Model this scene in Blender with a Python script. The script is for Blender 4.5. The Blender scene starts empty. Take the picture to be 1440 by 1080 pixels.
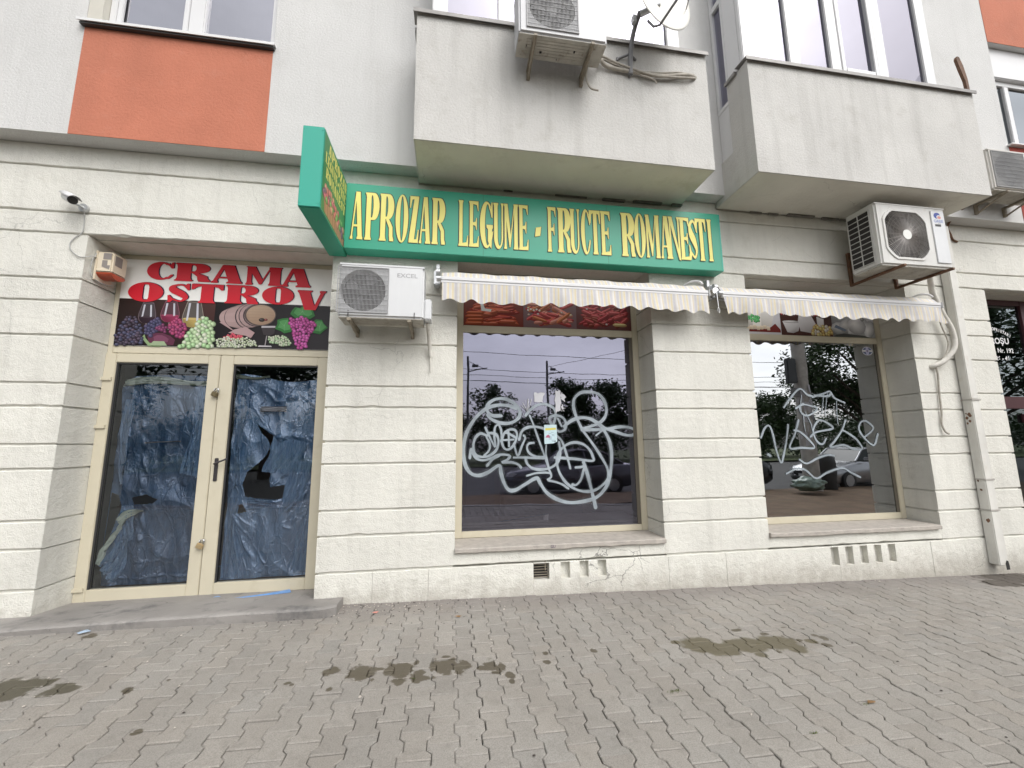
import bpy, bmesh, math, random
import numpy as np
from mathutils import Vector, Matrix
R = math.radians
random.seed(7)
S = bpy.context.scene
COL = S.collection

# ------------------------------------------------------------------ camera, sky, sun, exposure
cam_d = bpy.data.cameras.new("camera"); cam = bpy.data.objects.new("camera", cam_d); COL.objects.link(cam)
cam_d.sensor_width = 36; cam_d.lens = 566.487 / 1440 * 36; cam_d.clip_start = 0.02; cam_d.clip_end = 2000
YAW, PIT, ROL = R(8.9095), R(8.2525), R(-0.5275)
_f = Vector((math.sin(YAW)*math.cos(PIT), math.cos(YAW)*math.cos(PIT), math.sin(PIT)))
_r = Vector((math.cos(YAW), -math.sin(YAW), 0)); _u = _r.cross(_f)
_c, _s = math.cos(ROL), math.sin(ROL)
r2 = _c*_r + _s*_u; u2 = -_s*_r + _c*_u
cam.matrix_world = Matrix(((r2.x, u2.x, -_f.x, 0), (r2.y, u2.y, -_f.y, -4.2), (r2.z, u2.z, -_f.z, 1.53), (0, 0, 0, 1)))
S.camera = cam

SUN_EL, SUN_AZ = R(50), R(152)         # azimuth clockwise from +Y: behind the viewer, to the right
w = bpy.data.worlds.new("World"); S.world = w; w.use_nodes = True
nt = w.node_tree; nt.nodes.clear()
sky = nt.nodes.new("ShaderNodeTexSky"); sky.sky_type = 'NISHITA'; sky.sun_disc = False
sky.sun_elevation = SUN_EL; sky.sun_rotation = SUN_AZ; sky.dust_density = 4.0; sky.air_density = 1.0
hsv = nt.nodes.new("ShaderNodeHueSaturation"); hsv.inputs['Saturation'].default_value = 0.16
tc = nt.nodes.new("ShaderNodeTexCoord")
mp = nt.nodes.new("ShaderNodeMapping"); mp.inputs['Scale'].default_value = (1, 1, 2.2)
cl = nt.nodes.new("ShaderNodeTexNoise"); cl.inputs['Scale'].default_value = 2.3; cl.inputs['Detail'].default_value = 6; cl.inputs['Roughness'].default_value = .55
cr = nt.nodes.new("ShaderNodeMapRange"); cr.inputs[1].default_value = .3; cr.inputs[2].default_value = .72; cr.inputs[3].default_value = 1.25; cr.inputs[4].default_value = 2.1
mul = nt.nodes.new("ShaderNodeVectorMath"); mul.operation = 'SCALE'
bg = nt.nodes.new("ShaderNodeBackground"); bg.inputs['Strength'].default_value = 0.135
out = nt.nodes.new("ShaderNodeOutputWorld")
L = nt.links.new
L(sky.outputs[0], hsv.inputs['Color']); L(tc.outputs['Generated'], mp.inputs[0]); L(mp.outputs[0], cl.inputs['Vector'])
L(cl.outputs[0], cr.inputs[0]); L(hsv.outputs[0], mul.inputs[0]); L(cr.outputs[0], mul.inputs['Scale'])
L(mul.outputs[0], bg.inputs['Color']); L(bg.outputs[0], out.inputs[0])
sd = bpy.data.lights.new("sun", 'SUN'); so = bpy.data.objects.new("sun", sd); COL.objects.link(so)
sd.energy = 0.62; sd.angle = R(55); sd.color = (1.0, .965, .91)
sdir = Vector((math.sin(SUN_AZ)*math.cos(SUN_EL), math.cos(SUN_AZ)*math.cos(SUN_EL), math.sin(SUN_EL)))
so.rotation_euler = sdir.to_track_quat('Z', 'Y').to_euler()
S.view_settings.view_transform = 'Standard'; S.view_settings.look = 'None'
S.view_settings.exposure = 0.24; S.view_settings.gamma = 1.0
S.render.engine = 'CYCLES'
S.cycles.max_bounces = 8; S.cycles.transparent_max_bounces = 12; S.cycles.use_denoising = True
S.cycles.caustics_reflective = False; S.cycles.caustics_refractive = False

# ------------------------------------------------------------------ materials
MATS = {}
def new_mat(name):
    m = bpy.data.materials.new(name); m.use_nodes = True
    return m, m.node_tree, m.node_tree.nodes, m.node_tree.links.new

def noise(n, l, vec, scale, detail=4, rough=.55):
    t = n.new("ShaderNodeTexNoise"); t.inputs['Scale'].default_value = scale; t.inputs['Detail'].default_value = detail
    t.inputs['Roughness'].default_value = rough
    l(vec, t.inputs['Vector']); return t.outputs[0]
def ramp(n, l, v, a, b, lo=0., hi=1.):
    m = n.new("ShaderNodeMapRange"); m.inputs[1].default_value = a; m.inputs[2].default_value = b
    m.inputs[3].default_value = lo; m.inputs[4].default_value = hi; l(v, m.inputs[0]); return m.outputs[0]
def mixc(n, l, f, a, b, mode='MIX'):
    m = n.new("ShaderNodeMix"); m.data_type = 'RGBA'; m.blend_type = mode
    for s_, v in ((0, f), (6, a), (7, b)):
        if hasattr(v, 'links'): l(v, m.inputs[s_])
        else: m.inputs[s_].default_value = v if s_ == 0 else (*v, 1) if len(v) == 3 else v
    return m.outputs[2]
def math_(n, l, op, a, b=None):
    m = n.new("ShaderNodeMath"); m.operation = op
    for i, v in enumerate((a, b)):
        if v is None: continue
        if hasattr(v, 'links'): l(v, m.inputs[i])
        else: m.inputs[i].default_value = v
    return m.outputs[0]

def mat(name, col, rough=.6, metal=0., var=.12, vs=3., bump=0., bs=60., stain=None, stain_amt=0., streak=0., speck=0., spec=None, crack=0., splash=0.):
    """general weathered surface: large-scale tone variation, streaks, specks, bump"""
    if name in MATS: return MATS[name]
    m, t, n, l = new_mat(name); p = n["Principled BSDF"]
    g = n.new("ShaderNodeNewGeometry").outputs['Position']
    c0 = tuple(max(0, x*(1-var)) for x in col); c1 = tuple(min(1, x*(1+var*.6)) for x in col)
    c = mixc(n, l, ramp(n, l, noise(n, l, g, vs, 6), .3, .7), c0, c1)
    if streak:
        mp = n.new("ShaderNodeMapping"); mp.inputs['Scale'].default_value = (5, 5, .35); l(g, mp.inputs[0])
        f = ramp(n, l, noise(n, l, mp.outputs[0], 1.6, 5, .6), .5, .78, 0, streak)
        c = mixc(n, l, f, c, tuple(x*.45 for x in (stain or col)))
    if stain and stain_amt:
        f = ramp(n, l, noise(n, l, g, vs*2.7, 8, .65), .55, .75, 0, stain_amt)
        c = mixc(n, l, f, c, stain)
    if speck:
        v = n.new("ShaderNodeTexVoronoi"); v.inputs['Scale'].default_value = 9; l(g, v.inputs['Vector'])
        f = ramp(n, l, v.outputs['Distance'], .03, .05, speck, 0)
        c = mixc(n, l, f, c, tuple(x*.35 for x in col))
    if crack:      # hairline cracks here and there
        v = n.new("ShaderNodeTexVoronoi"); v.feature = 'DISTANCE_TO_EDGE'; v.inputs['Scale'].default_value = 1.5
        a_ = n.new("ShaderNodeVectorMath"); a_.operation = 'ADD'; l(g, a_.inputs[0])
        nz = n.new("ShaderNodeTexNoise"); nz.inputs['Scale'].default_value = 7; nz.inputs['Detail'].default_value = 5; l(g, nz.inputs['Vector'])
        sc_ = n.new("ShaderNodeVectorMath"); sc_.operation = 'SCALE'; sc_.inputs['Scale'].default_value = .12; l(nz.outputs['Color'], sc_.inputs[0]); l(sc_.outputs[0], a_.inputs[1]); l(a_.outputs[0], v.inputs['Vector'])
        f = math_(n, l, 'MULTIPLY', ramp(n, l, v.outputs['Distance'], .0015, .0045, crack, 0), ramp(n, l, noise(n, l, g, .9, 3), .52, .60))
        c = mixc(n, l, f, c, tuple(x*.30 for x in col))
    if splash:     # mud splashed up from the paving
        sx = n.new("ShaderNodeSeparateXYZ"); l(g, sx.inputs[0])
        h = math_(n, l, 'ADD', sx.outputs[2], math_(n, l, 'MULTIPLY', noise(n, l, g, 7, 6, .7), .55))
        c = mixc(n, l, ramp(n, l, h, .20, .52, splash, 0), c, (.33, .30, .255))
    l(c, p.inputs['Base Color'])
    p.inputs['Roughness'].default_value = rough; p.inputs['Metallic'].default_value = metal
    if spec is not None: p.inputs['Specular IOR Level'].default_value = spec
    if bump:
        b = n.new("ShaderNodeBump"); b.inputs['Strength'].default_value = 1; b.inputs['Distance'].default_value = bump
        h = math_(n, l, 'ADD', noise(n, l, g, bs, 5, .65), math_(n, l, 'MULTIPLY', noise(n, l, g, bs*.22, 3), 1.2))
        l(h, b.inputs['Height']); l(b.outputs[0], p.inputs['Normal'])
    MATS[name] = m
    return m

def print_mat(name, rough=.35):
    """printed vinyl: ink colour comes from the mesh's own colour attribute"""
    if name in MATS: return MATS[name]
    m, t, n, l = new_mat(name); p = n["Principled BSDF"]
    a = n.new("ShaderNodeAttribute"); a.attribute_name = "ink"
    l(a.outputs['Color'], p.inputs['Base Color']); p.inputs['Roughness'].default_value = rough
    p.inputs['Specular IOR Level'].default_value = .3
    MATS[name] = m; return m

def glass_mat(name, refl, tint, trans, rough=0.0):
    if name in MATS: return MATS[name]
    m, t, n, l = new_mat(name); n.remove(n["Principled BSDF"]); o = n["Material Output"]
    tr = n.new("ShaderNodeBsdfTransparent"); tr.inputs[0].default_value = (*trans, 1)
    gl = n.new("ShaderNodeBsdfGlossy"); gl.inputs['Color'].default_value = (*tint, 1); gl.inputs['Roughness'].default_value = rough
    fr = n.new("ShaderNodeLayerWeight"); fr.inputs[0].default_value = .25
    f = math_(n, l, 'ADD', math_(n, l, 'MULTIPLY', fr.outputs['Fresnel'], .6), refl)
    f = math_(n, l, 'MINIMUM', f, 1.0)
    g = n.new("ShaderNodeNewGeometry").outputs['Position']
    b = n.new("ShaderNodeBump"); b.inputs['Strength'].default_value = .25; b.inputs['Distance'].default_value = .004
    l(noise(n, l, g, 1.3, 2), b.inputs['Height']); l(b.outputs[0], gl.inputs['Normal'])
    mx = n.new("ShaderNodeMixShader"); l(f, mx.inputs[0]); l(tr.outputs[0], mx.inputs[1]); l(gl.outputs[0], mx.inputs[2])
    l(mx.outputs[0], o.inputs[0]); MATS[name] = m; return m

STUCCO = mat("limewash_stucco", (.685, .675, .62), .9, var=.10, vs=1.4, bump=.0065, bs=85, stain=(.45, .43, .37), stain_amt=.36, streak=.16, speck=.6, crack=.35)
PLINTH = mat("plinth_stucco", (.72, .71, .65), .9, var=.08, vs=1.7, bump=.008, bs=70, stain=(.42, .40, .35), stain_amt=.34, streak=.08, crack=.9, splash=.75)
RENDER = mat("grey_render", (.615, .612, .60), .95, var=.06, vs=1.0, bump=.0042, bs=210, stain=(.47, .46, .435), stain_amt=.30, streak=.09)
BALC = mat("balcony_render", (.59, .58, .555), .95, var=.09, vs=1.5, bump=.0045, bs=200, stain=(.38, .36, .32), stain_amt=.40, streak=.20)
ORANGE = mat("orange_render", (.50, .180, .112), .95, var=.10, vs=2.2, bump=.0040, bs=190, stain=(.52, .24, .17), stain_amt=.35, streak=.08)
DARKRED = mat("dark_red_render", (.30, .06, .045), .95, var=.08, vs=2, bump=.005, bs=110)
FRAME = mat("beige_aluminium", (.56, .515, .40), .42, var=.05, vs=2.5, stain=(.36, .31, .2), stain_amt=.25)
PVC = mat("white_pvc", (.66, .66, .665), .35, var=.03, vs=3, streak=.06)
COPING = mat("coping_sheet", (.26, .25, .24), .5, metal=.2, var=.25, vs=5, streak=.2)
SILLW = mat("white_sill_sheet", (.70, .70, .70), .4, var=.05)
SILL = mat("stone_sill", (.42, .385, .345), .8, var=.18, vs=14, bump=.004, bs=60, stain=(.25, .22, .19), stain_amt=.5)
STEP = mat("granite_step", (.27, .255, .24), .75, var=.30, vs=1.3, bump=.004, bs=140, stain=(.085, .085, .088), stain_amt=1., speck=.4, crack=.6)
GREEN = mat("green_sign_sheet", (.030, .325, .210), .38, var=.05, vs=1.2)
GREENE = mat("green_sign_trim", (.035, .36, .27), .38, var=.04, vs=1.2)
YELLOW = mat("yellow_vinyl", (.80, .735, .21), .5, var=.04)
DARKINK = mat("dark_outline_vinyl", (.02, .035, .02), .5, var=.05)
ACW = mat("white_ac_enamel", (.64, .65, .66), .38, var=.04, vs=3, streak=.08)
ACOLD = mat("dirty_ac_enamel", (.56, .555, .53), .5, var=.10, vs=5, stain=(.27, .22, .16), stain_amt=.55, streak=.35)
ACBOT = mat("dirty_ac_base", (.46, .44, .39), .6, var=.2, vs=6, stain=(.17, .12, .07), stain_amt=.85, streak=.3)
GRILLE = mat("grille_wire", (.34, .34, .345), .45, var=.05)
GRILLED = mat("dusty_fan_plastic", (.30, .28, .265), .6, var=.15, vs=12)
DARK = mat("dark_plastic", (.035, .035, .036), .5, var=.1)
BLACKHOLE = mat("dark_cavity", (.03, .028, .026), .9, var=.1)
RUST = mat("rusty_steel", (.16, .085, .05), .75, var=.4, vs=18, bump=.002, bs=200, stain=(.28, .12, .05), stain_amt=.8)
OLDSTEEL = mat("old_painted_steel", (.27, .235, .18), .6, var=.2, vs=15, stain=(.16, .10, .06), stain_amt=.8)
STEEL = mat("galvanised_steel", (.55, .56, .57), .35, metal=.7, var=.1, vs=10)
BRASS = mat("worn_brass", (.42, .32, .16), .38, metal=.7, var=.2, vs=40)
CHROME = mat("chrome", (.6, .6, .6), .2, metal=1., var=.05)
HOSE = mat("dirty_insulation_hose", (.42, .39, .34), .8, var=.2, vs=20, stain=(.2, .16, .12), stain_amt=.5)
HOSEW = mat("white_insulation_hose", (.62, .60, .55), .8, var=.12, vs=14, stain=(.35, .3, .23), stain_amt=.5)
IVORY = mat("ivory_plastic", (.68, .60, .47), .5, var=.06)
REDP = mat("red_translucent_plastic", (.42, .07, .03), .3, var=.15, vs=30)
GREYP = mat("grey_brown_plastic", (.24, .215, .20), .5, var=.08)
PIPE = mat("painted_downpipe", (.66, .65, .61), .55, var=.08, vs=4, stain=(.42, .34, .25), stain_amt=.35, streak=.2)
DARKFR = mat("wine_red_frame", (.060, .018, .022), .4, var=.1)
SPRAY = mat("pale_blue_spray_paint", (.35, .40, .44), .6, var=.18, vs=9)
_n, _l = SPRAY.node_tree.nodes, SPRAY.node_tree.links.new
_g = _n.new("ShaderNodeNewGeometry").outputs['Position']
_l(math_(_n, _l, 'MULTIPLY', ramp(_n, _l, noise(_n, _l, _g, 3.5, 4), .36, .60, .66, 1.), ramp(_n, _l, noise(_n, _l, _g, 260, 2, .6), .30, .48, .72, 1.)), _n["Principled BSDF"].inputs['Alpha'])
PAPER = mat("torn_white_paper", (.55, .55, .58), .8, var=.1)
CONC = mat("old_concrete", (.46, .44, .41), .9, var=.2, vs=6, bump=.004, bs=60)
ASPH = mat("asphalt", (.075, .074, .073), .9, var=.2, vs=2, bump=.004, bs=80)
EARTH = mat("bare_brown_earth", (.17, .115, .075), .95, var=.3, vs=2.5, bump=.02, bs=14, stain=(.10, .12, .04), stain_amt=.6)
GRASS = mat("grass_verge", (.085, .11, .04), .95, var=.35, vs=3, bump=.03, bs=25)
KERB = mat("kerb_concrete", (.38, .37, .35), .9, var=.12)
LEAF = mat("dark_green_leaf", (.045, .085, .025), .55, var=.5, vs=1.6)
BARK = mat("bark", (.10, .08, .06), .95, var=.3, vs=9, bump=.02, bs=20)
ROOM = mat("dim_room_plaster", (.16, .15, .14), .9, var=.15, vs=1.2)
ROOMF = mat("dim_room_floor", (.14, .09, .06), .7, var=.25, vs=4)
CERAM = mat("white_ceramic", (.7, .7, .66), .3, var=.03)
BAG = mat("green_plastic_bag", (.25, .34, .29), .3, var=.35, vs=14)
BLUEP = mat("blue_plastic_scrap", (.12, .27, .55), .35, var=.2, vs=30)
TAPE = mat("pale_masking_tape", (.50, .56, .48), .6, var=.1)
DISHM = mat("ivory_dish_enamel", (.66, .65, .60), .4, var=.08, vs=4)
MASTM = mat("grey_painted_mast", (.20, .20, .205), .5, var=.15)
PRINT = print_mat("printed_vinyl")

# ------------------------------------------------------------------ mesh builder
WLOC = {}
class MB:
    def __init__(s): s.v = []; s.f = []; s.c = []; s.smooth = []
    def add(s, vs, fs, col=None, smooth=False):
        o = len(s.v); s.v += [tuple(x) for x in vs]; s.f += [tuple(i+o for i in f) for f in fs]
        s.c += [col]*len(vs) if not isinstance(col, list) else col
        s.smooth += [smooth]*len(fs)
    def box(s, x0, x1, y0, y1, z0, z1, b=0., rot=None):
        if x1 < x0: x0, x1 = x1, x0
        if y1 < y0: y0, y1 = y1, y0
        if z1 < z0: z0, z1 = z1, z0
        if not b:
            vs = [(x, y, z) for x in (x0, x1) for y in (y0, y1) for z in (z0, z1)]
            fs = [(0, 1, 3, 2), (4, 6, 7, 5), (0, 4, 5, 1), (2, 3, 7, 6), (0, 2, 6, 4), (1, 5, 7, 3)]
        else:
            bm = bmesh.new(); bmesh.ops.create_cube(bm, size=1)
            for q in bm.verts: q.co = ((x0+x1)/2+q.co.x*(x1-x0), (y0+y1)/2+q.co.y*(y1-y0), (z0+z1)/2+q.co.z*(z1-z0))
            b = min(b, .45*min(x1-x0, y1-y0, z1-z0))
            bmesh.ops.bevel(bm, geom=bm.edges[:], offset=b, segments=2, affect='EDGES')
            bm.verts.index_update(); vs = [tuple(q.co) for q in bm.verts]; fs = [tuple(q.index for q in f.verts) for f in bm.faces]; bm.free()
        if rot is not None:
            c = Vector(((x0+x1)/2, (y0+y1)/2, (z0+z1)/2)); vs = [tuple(c+rot @ (Vector(q)-c)) for q in vs]
        s.add(vs, fs)
    def poly(s, pts, col=None): s.add(pts, [tuple(range(len(pts)))], col)
    def prism(s, pts, d):
        n = len(pts); d = Vector(d); vs = [tuple(Vector(p)) for p in pts]+[tuple(Vector(p)+d) for p in pts]
        s.add(vs, [tuple(range(n))[::-1], tuple(range(n, 2*n))]+[(i, (i+1) % n, n+(i+1) % n, n+i) for i in range(n)])
    def tube(s, path, r, n=8, caps=True, smooth=True):
        path = [Vector(p) for p in path]; rs = r if isinstance(r, (list, tuple)) else [r]*len(path)
        vs = []; prev = None
        for i, p in enumerate(path):
            d = (path[min(i+1, len(path)-1)]-path[max(i-1, 0)])
            d = d.normalized() if d.length > 1e-9 else Vector((0, 0, 1))
            if prev is None:
                a = Vector((0, 0, 1)) if abs(d.z) < .9 else Vector((1, 0, 0)); u = d.cross(a).normalized()
            else:
                u = prev-d*prev.dot(d); u = u.normalized() if u.length > 1e-6 else d.orthogonal().normalized()
            prev = u; q = d.cross(u)
            for k in range(n):
                t = 2*math.pi*k/n; vs.append(p+rs[i]*(math.cos(t)*u+math.sin(t)*q))
        m = len(path); fs = [(i*n+k, i*n+(k+1) % n, (i+1)*n+(k+1) % n, (i+1)*n+k) for i in range(m-1) for k in range(n)]
        s.add(vs, fs, smooth=smooth)
        if caps:
            s.add(vs[:n], [tuple(range(n))[::-1]]); s.add(vs[-n:], [tuple(range(n))])
    def cyl(s, a, b, r, n=16, r2=None): s.tube([a, b], [r, r if r2 is None else r2], n)
    def disc(s, c, nrm, r, n=24, col=None):
        nrm = Vector(nrm).normalized(); u = nrm.orthogonal().normalized(); v = nrm.cross(u); c = Vector(c)
        s.add([c+r*(math.cos(2*math.pi*k/n)*u+math.sin(2*math.pi*k/n)*v) for k in range(n)], [tuple(range(n))], col)
    def build(s, name, m, parent=None, smooth_angle=None, at=None):
        me = bpy.data.meshes.new(name)
        o0 = Vector(WLOC.get(parent.name, (0, 0, 0))) if parent else Vector(at or (0, 0, 0))
        me.from_pydata([tuple(Vector(q)-o0) for q in s.v], [], s.f)
        for k in (m if isinstance(m, (list, tuple)) else [m]): me.materials.append(k)
        me.polygons.foreach_set("use_smooth", s.smooth)
        if any(c is not None for c in s.c):
            a = me.color_attributes.new("ink", 'FLOAT_COLOR', 'POINT')
            for i, c in enumerate(s.c): a.data[i].color = (*(c or (.5, .5, .5)), 1)
        me.update(); me.validate()
        o = bpy.data.objects.new(name, me); COL.objects.link(o)
        if parent: o.parent = parent; WLOC[o.name] = tuple(o0)
        else: o.location = o0; WLOC[o.name] = tuple(o0)
        return o
def fixn(o):
    bm = bmesh.new(); bm.from_mesh(o.data); bmesh.ops.recalc_face_normals(bm, faces=bm.faces[:]); bm.to_mesh(o.data); bm.free(); return o
def tag(o, label=None, cat=None, group=None, kind=None):
    for k, v in (('label', label), ('category', cat), ('group', group), ('kind', kind)):
        if v: o[k] = v
    return o
def thing(name, label, cat, loc, group=None):
    o = bpy.data.objects.new(name, None); COL.objects.link(o); o.location = loc; o.empty_display_size = .1
    WLOC[o.name] = tuple(loc); return tag(o, label, cat, group)
def catmull(p, k=8):
    p = [Vector(q) for q in p]
    if len(p) < 3: return p
    e = [2*p[0]-p[1]]+p+[2*p[-1]-p[-2]]; o = []
    for i in range(1, len(e)-2):
        a, b, c, d = e[i-1:i+3]
        for j in range(k):
            t = j/k
            o.append(.5*((2*b)+(-a+c)*t+(2*a-5*b+4*c-d)*t*t+(-a+3*b-3*c+d)*t**3))
    o.append(p[-1]); return o
GRAFF1=[(0.046,[(0.587,1.832),(0.495,1.835),(0.434,1.877),(0.430,1.948),(0.495,2.010),(0.595,2.031),(0.696,2.004),(0.781,1.935),(0.808,1.866),(0.779,1.797),(0.694,1.751),(0.579,1.751),(0.480,1.792),(0.434,1.842)]),
(0.049,[(0.765,1.919),(0.672,1.950),(0.549,1.954),(0.426,1.918),(0.306,1.819),(0.216,1.685),(0.173,1.552),(0.167,1.391),(0.190,1.274),(0.249,1.194),(0.337,1.170),(0.441,1.204),(0.561,1.275),(0.583,1.194),(0.613,1.091),(0.665,1.010),(0.740,1.001),(0.847,1.057),(0.986,1.127),(1.031,1.067),(1.106,0.962),(1.228,0.885),(1.368,0.847),(1.525,0.854),(1.670,0.887),(1.770,0.959),(1.839,1.062),(1.879,1.214),(1.896,1.398),(1.870,1.553),(1.801,1.679),(1.722,1.757),(1.625,1.804),(1.511,1.808),(1.412,1.773),(1.330,1.711)]),
(0.037,[(1.539,1.680),(1.616,1.578),(1.709,1.446),(1.785,1.322),(1.838,1.214),(1.841,1.108),(1.773,1.034),(1.674,0.976),(1.561,0.964),(1.451,0.990),(1.343,1.059),(1.267,1.165),(1.231,1.286),(1.249,1.391),(1.323,1.481),(1.436,1.523),(1.549,1.502),(1.627,1.439),(1.665,1.355),(1.655,1.309),(1.446,1.335),(1.209,1.354)]),
(0.044,[(1.539,1.687),(1.486,1.804),(1.450,1.930),(1.461,2.032),(1.537,2.105),(1.637,2.118),(1.752,2.099),(1.824,2.027),(1.854,1.931),(1.841,1.836),(1.771,1.757),(1.654,1.710),(1.538,1.672),(1.718,1.671),(1.867,1.678),(2.002,1.701),(2.136,1.693),(2.210,1.653),(2.173,1.606),(2.081,1.606),(1.949,1.647),(1.834,1.686),(1.746,1.749)]),
(0.028,[(1.715,1.604),(1.800,1.663),(1.892,1.686)]),
(0.049,[(1.549,1.295),(1.578,1.204),(1.613,1.068),(1.647,0.917),(1.674,0.783)]),
(0.033,[(1.451,1.237),(1.539,1.247),(1.557,1.295)]),
(0.033,[(1.551,1.220),(1.510,1.100),(1.453,1.042),(1.405,1.046)]),
(0.030,[(1.125,1.101),(1.217,1.077),(1.295,1.046),(1.357,1.003)]),
(0.028,[(0.920,1.835),(0.958,1.743),(1.010,1.590),(1.069,1.423),(1.128,1.243),(1.160,1.145),(1.117,1.109)]),
(0.029,[(0.879,1.156),(0.987,1.183),(1.095,1.187),(1.157,1.175)]),
(0.024,[(1.110,1.498),(1.103,1.393),(1.128,1.272),(1.150,1.183)]),
(0.037,[(0.873,1.835),(0.921,1.897),(1.017,1.959),(1.112,1.967),(1.207,1.921),(1.229,1.835),(1.203,1.743)]),
(0.037,[(1.209,1.696),(1.163,1.758),(1.157,1.812),(1.221,1.835),(1.301,1.820),(1.347,1.758),(1.337,1.680),(1.280,1.650),(1.217,1.673)]),
(0.025,[(1.252,1.804),(1.298,1.711)]),
(0.034,[(1.231,1.604),(1.293,1.542),(1.337,1.420),(1.366,1.314),(1.387,1.230)]),
(0.037,[(1.261,1.527),(1.273,1.406),(1.239,1.301),(1.159,1.242),(1.049,1.222),(0.941,1.239),(0.881,1.292),(0.866,1.351)]),
(0.036,[(0.426,1.609),(0.351,1.632),(0.292,1.580),(0.273,1.492),(0.292,1.404),(0.367,1.373),(0.456,1.387),(0.532,1.452),(0.555,1.549),(0.525,1.624),(0.441,1.639)]),
(0.030,[(0.419,1.594),(0.456,1.520),(0.449,1.446),(0.396,1.388)]),
(0.030,[(0.408,1.699),(0.441,1.624),(0.517,1.482),(0.509,1.594),(0.517,1.699),(0.556,1.729),(0.586,1.668),(0.593,1.533)]),
(0.033,[(0.585,1.541),(0.624,1.638),(0.685,1.675),(0.747,1.668),(0.769,1.607),(0.730,1.502),(0.668,1.451),(0.615,1.474),(0.593,1.563),(0.631,1.638),(0.715,1.607),(0.761,1.577)]),
(0.027,[(0.670,1.668),(0.676,1.488)]),
(0.027,[(0.585,1.556),(0.730,1.562)]),
(0.030,[(0.730,1.517),(0.774,1.382),(0.822,1.486),(0.862,1.576),(0.847,1.607)]),
(0.030,[(0.728,1.361),(0.882,1.358),(1.075,1.345)]),
(0.030,[(0.962,1.523),(0.907,1.515),(0.883,1.471),(0.906,1.410),(0.975,1.372),(1.068,1.363)]),
(0.035,[(0.233,1.361),(0.247,1.463),(0.263,1.419),(0.307,1.360),(0.382,1.336),(0.471,1.357),(0.562,1.393),(0.653,1.391),(0.683,1.369),(0.644,1.332),(0.599,1.311),(0.697,1.309),(0.773,1.286),(0.811,1.248)]),
(0.035,[(0.426,1.277),(0.486,1.342),(0.562,1.385)]),
(0.039,[(0.792,1.562),(0.824,1.652),(0.887,1.697),(0.996,1.705),(1.106,1.681)])]
GRAFF2=[(0.030,[(3.883,1.561),(3.948,1.676),(4.017,1.710),(4.057,1.606),(4.086,1.398),(4.134,1.249),(4.185,1.351),(4.247,1.535),(4.291,1.721)]),
(0.031,[(4.451,1.780),(4.375,1.604),(4.282,1.430),(4.446,1.429),(4.634,1.426),(4.579,1.520),(4.458,1.627),(4.373,1.651)]),
(0.030,[(4.599,1.567),(4.688,1.625),(4.942,1.672),(4.869,1.744),(4.764,1.780),(4.687,1.720),(4.647,1.626),(4.686,1.508),(4.763,1.472),(4.827,1.542)]),
(0.031,[(5.153,1.779),(5.077,1.647),(4.946,1.506),(4.875,1.436),(5.077,1.457),(5.209,1.408),(5.349,1.407),(5.283,1.527),(5.144,1.623),(5.091,1.647)]),
(0.031,[(5.400,1.550),(5.562,1.669),(5.463,1.767),(5.374,1.743),(5.344,1.646),(5.425,1.525),(5.541,1.452),(5.622,1.596)]),
(0.045,[(3.963,1.350),(3.987,1.336)]),
(0.031,[(4.256,1.945),(4.365,2.065),(4.516,2.187),(4.617,2.115),(4.696,2.092)]),
(0.029,[(4.430,1.934),(4.545,1.982),(4.678,1.959),(4.744,1.935),(4.681,1.875),(4.580,1.839),(4.504,1.875),(4.487,1.958),(4.546,1.994)]),
(0.029,[(4.694,2.080),(4.867,2.130),(4.969,2.155),(5.027,2.070),(5.173,2.010)]),
(0.030,[(4.401,1.279),(4.501,1.232),(4.671,1.298),(4.811,1.331),(4.914,1.323)]),
(0.029,[(4.195,1.112),(4.333,1.166),(4.464,1.152),(4.610,1.046),(4.781,1.112),(5.006,1.165),(5.135,1.104),(5.264,1.044)]),
(0.012,[(4.533,2.103),(4.504,1.982),(4.502,1.863)]),
(0.012,[(4.559,1.887),(4.622,1.744),(4.637,1.649)]),
(0.012,[(4.529,1.863),(4.524,1.721),(4.533,1.638)]),
(0.012,[(4.867,2.130),(4.830,1.960),(4.808,1.863)]),
(0.012,[(4.923,2.130),(4.877,1.960),(4.855,1.839)]),
(0.012,[(5.050,2.034),(5.031,1.864),(5.028,1.731)]),
(0.034,[(4.725,2.104),(4.918,2.094),(4.979,2.131)])]
DASH=[(0.900,3.748),(0.912,3.854),(0.971,3.867),(0.959,3.761)]
FASCIA=[('A',-1.019,-0.894,3.586,4.107),('P',-0.880,-0.737,3.586,4.107),('R',-0.736,-0.589,3.586,4.107),('O',-0.577,-0.445,3.586,4.107),('Z',-0.442,-0.337,3.586,4.107),('A',-0.336,-0.216,3.585,4.107),('R',-0.207,-0.065,3.585,4.107),('L',0.072,0.176,3.585,4.107),('E',0.182,0.289,3.585,4.107),('G',0.297,0.441,3.585,4.107),('U',0.443,0.558,3.584,4.107),('M',0.558,0.717,3.584,4.107),('E',0.720,0.828,3.584,4.107),('F',1.041,1.141,3.585,4.111),('R',1.154,1.309,3.586,4.111),('U',1.296,1.411,3.587,4.111),('C',1.423,1.536,3.587,4.112),('T',1.528,1.653,3.588,4.112),('E',1.654,1.772,3.588,4.113),('R',1.895,2.062,3.590,4.113),('O',2.053,2.193,3.591,4.114),('M',2.192,2.366,3.591,4.114),('A',2.369,2.511,3.592,4.115),('N',2.476,2.624,3.593,4.115),('E',2.615,2.742,3.593,4.116),('S',2.719,2.846,3.594,4.116),('T',2.824,2.952,3.594,4.116),('I',2.939,3.055,3.595,4.117)]
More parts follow.
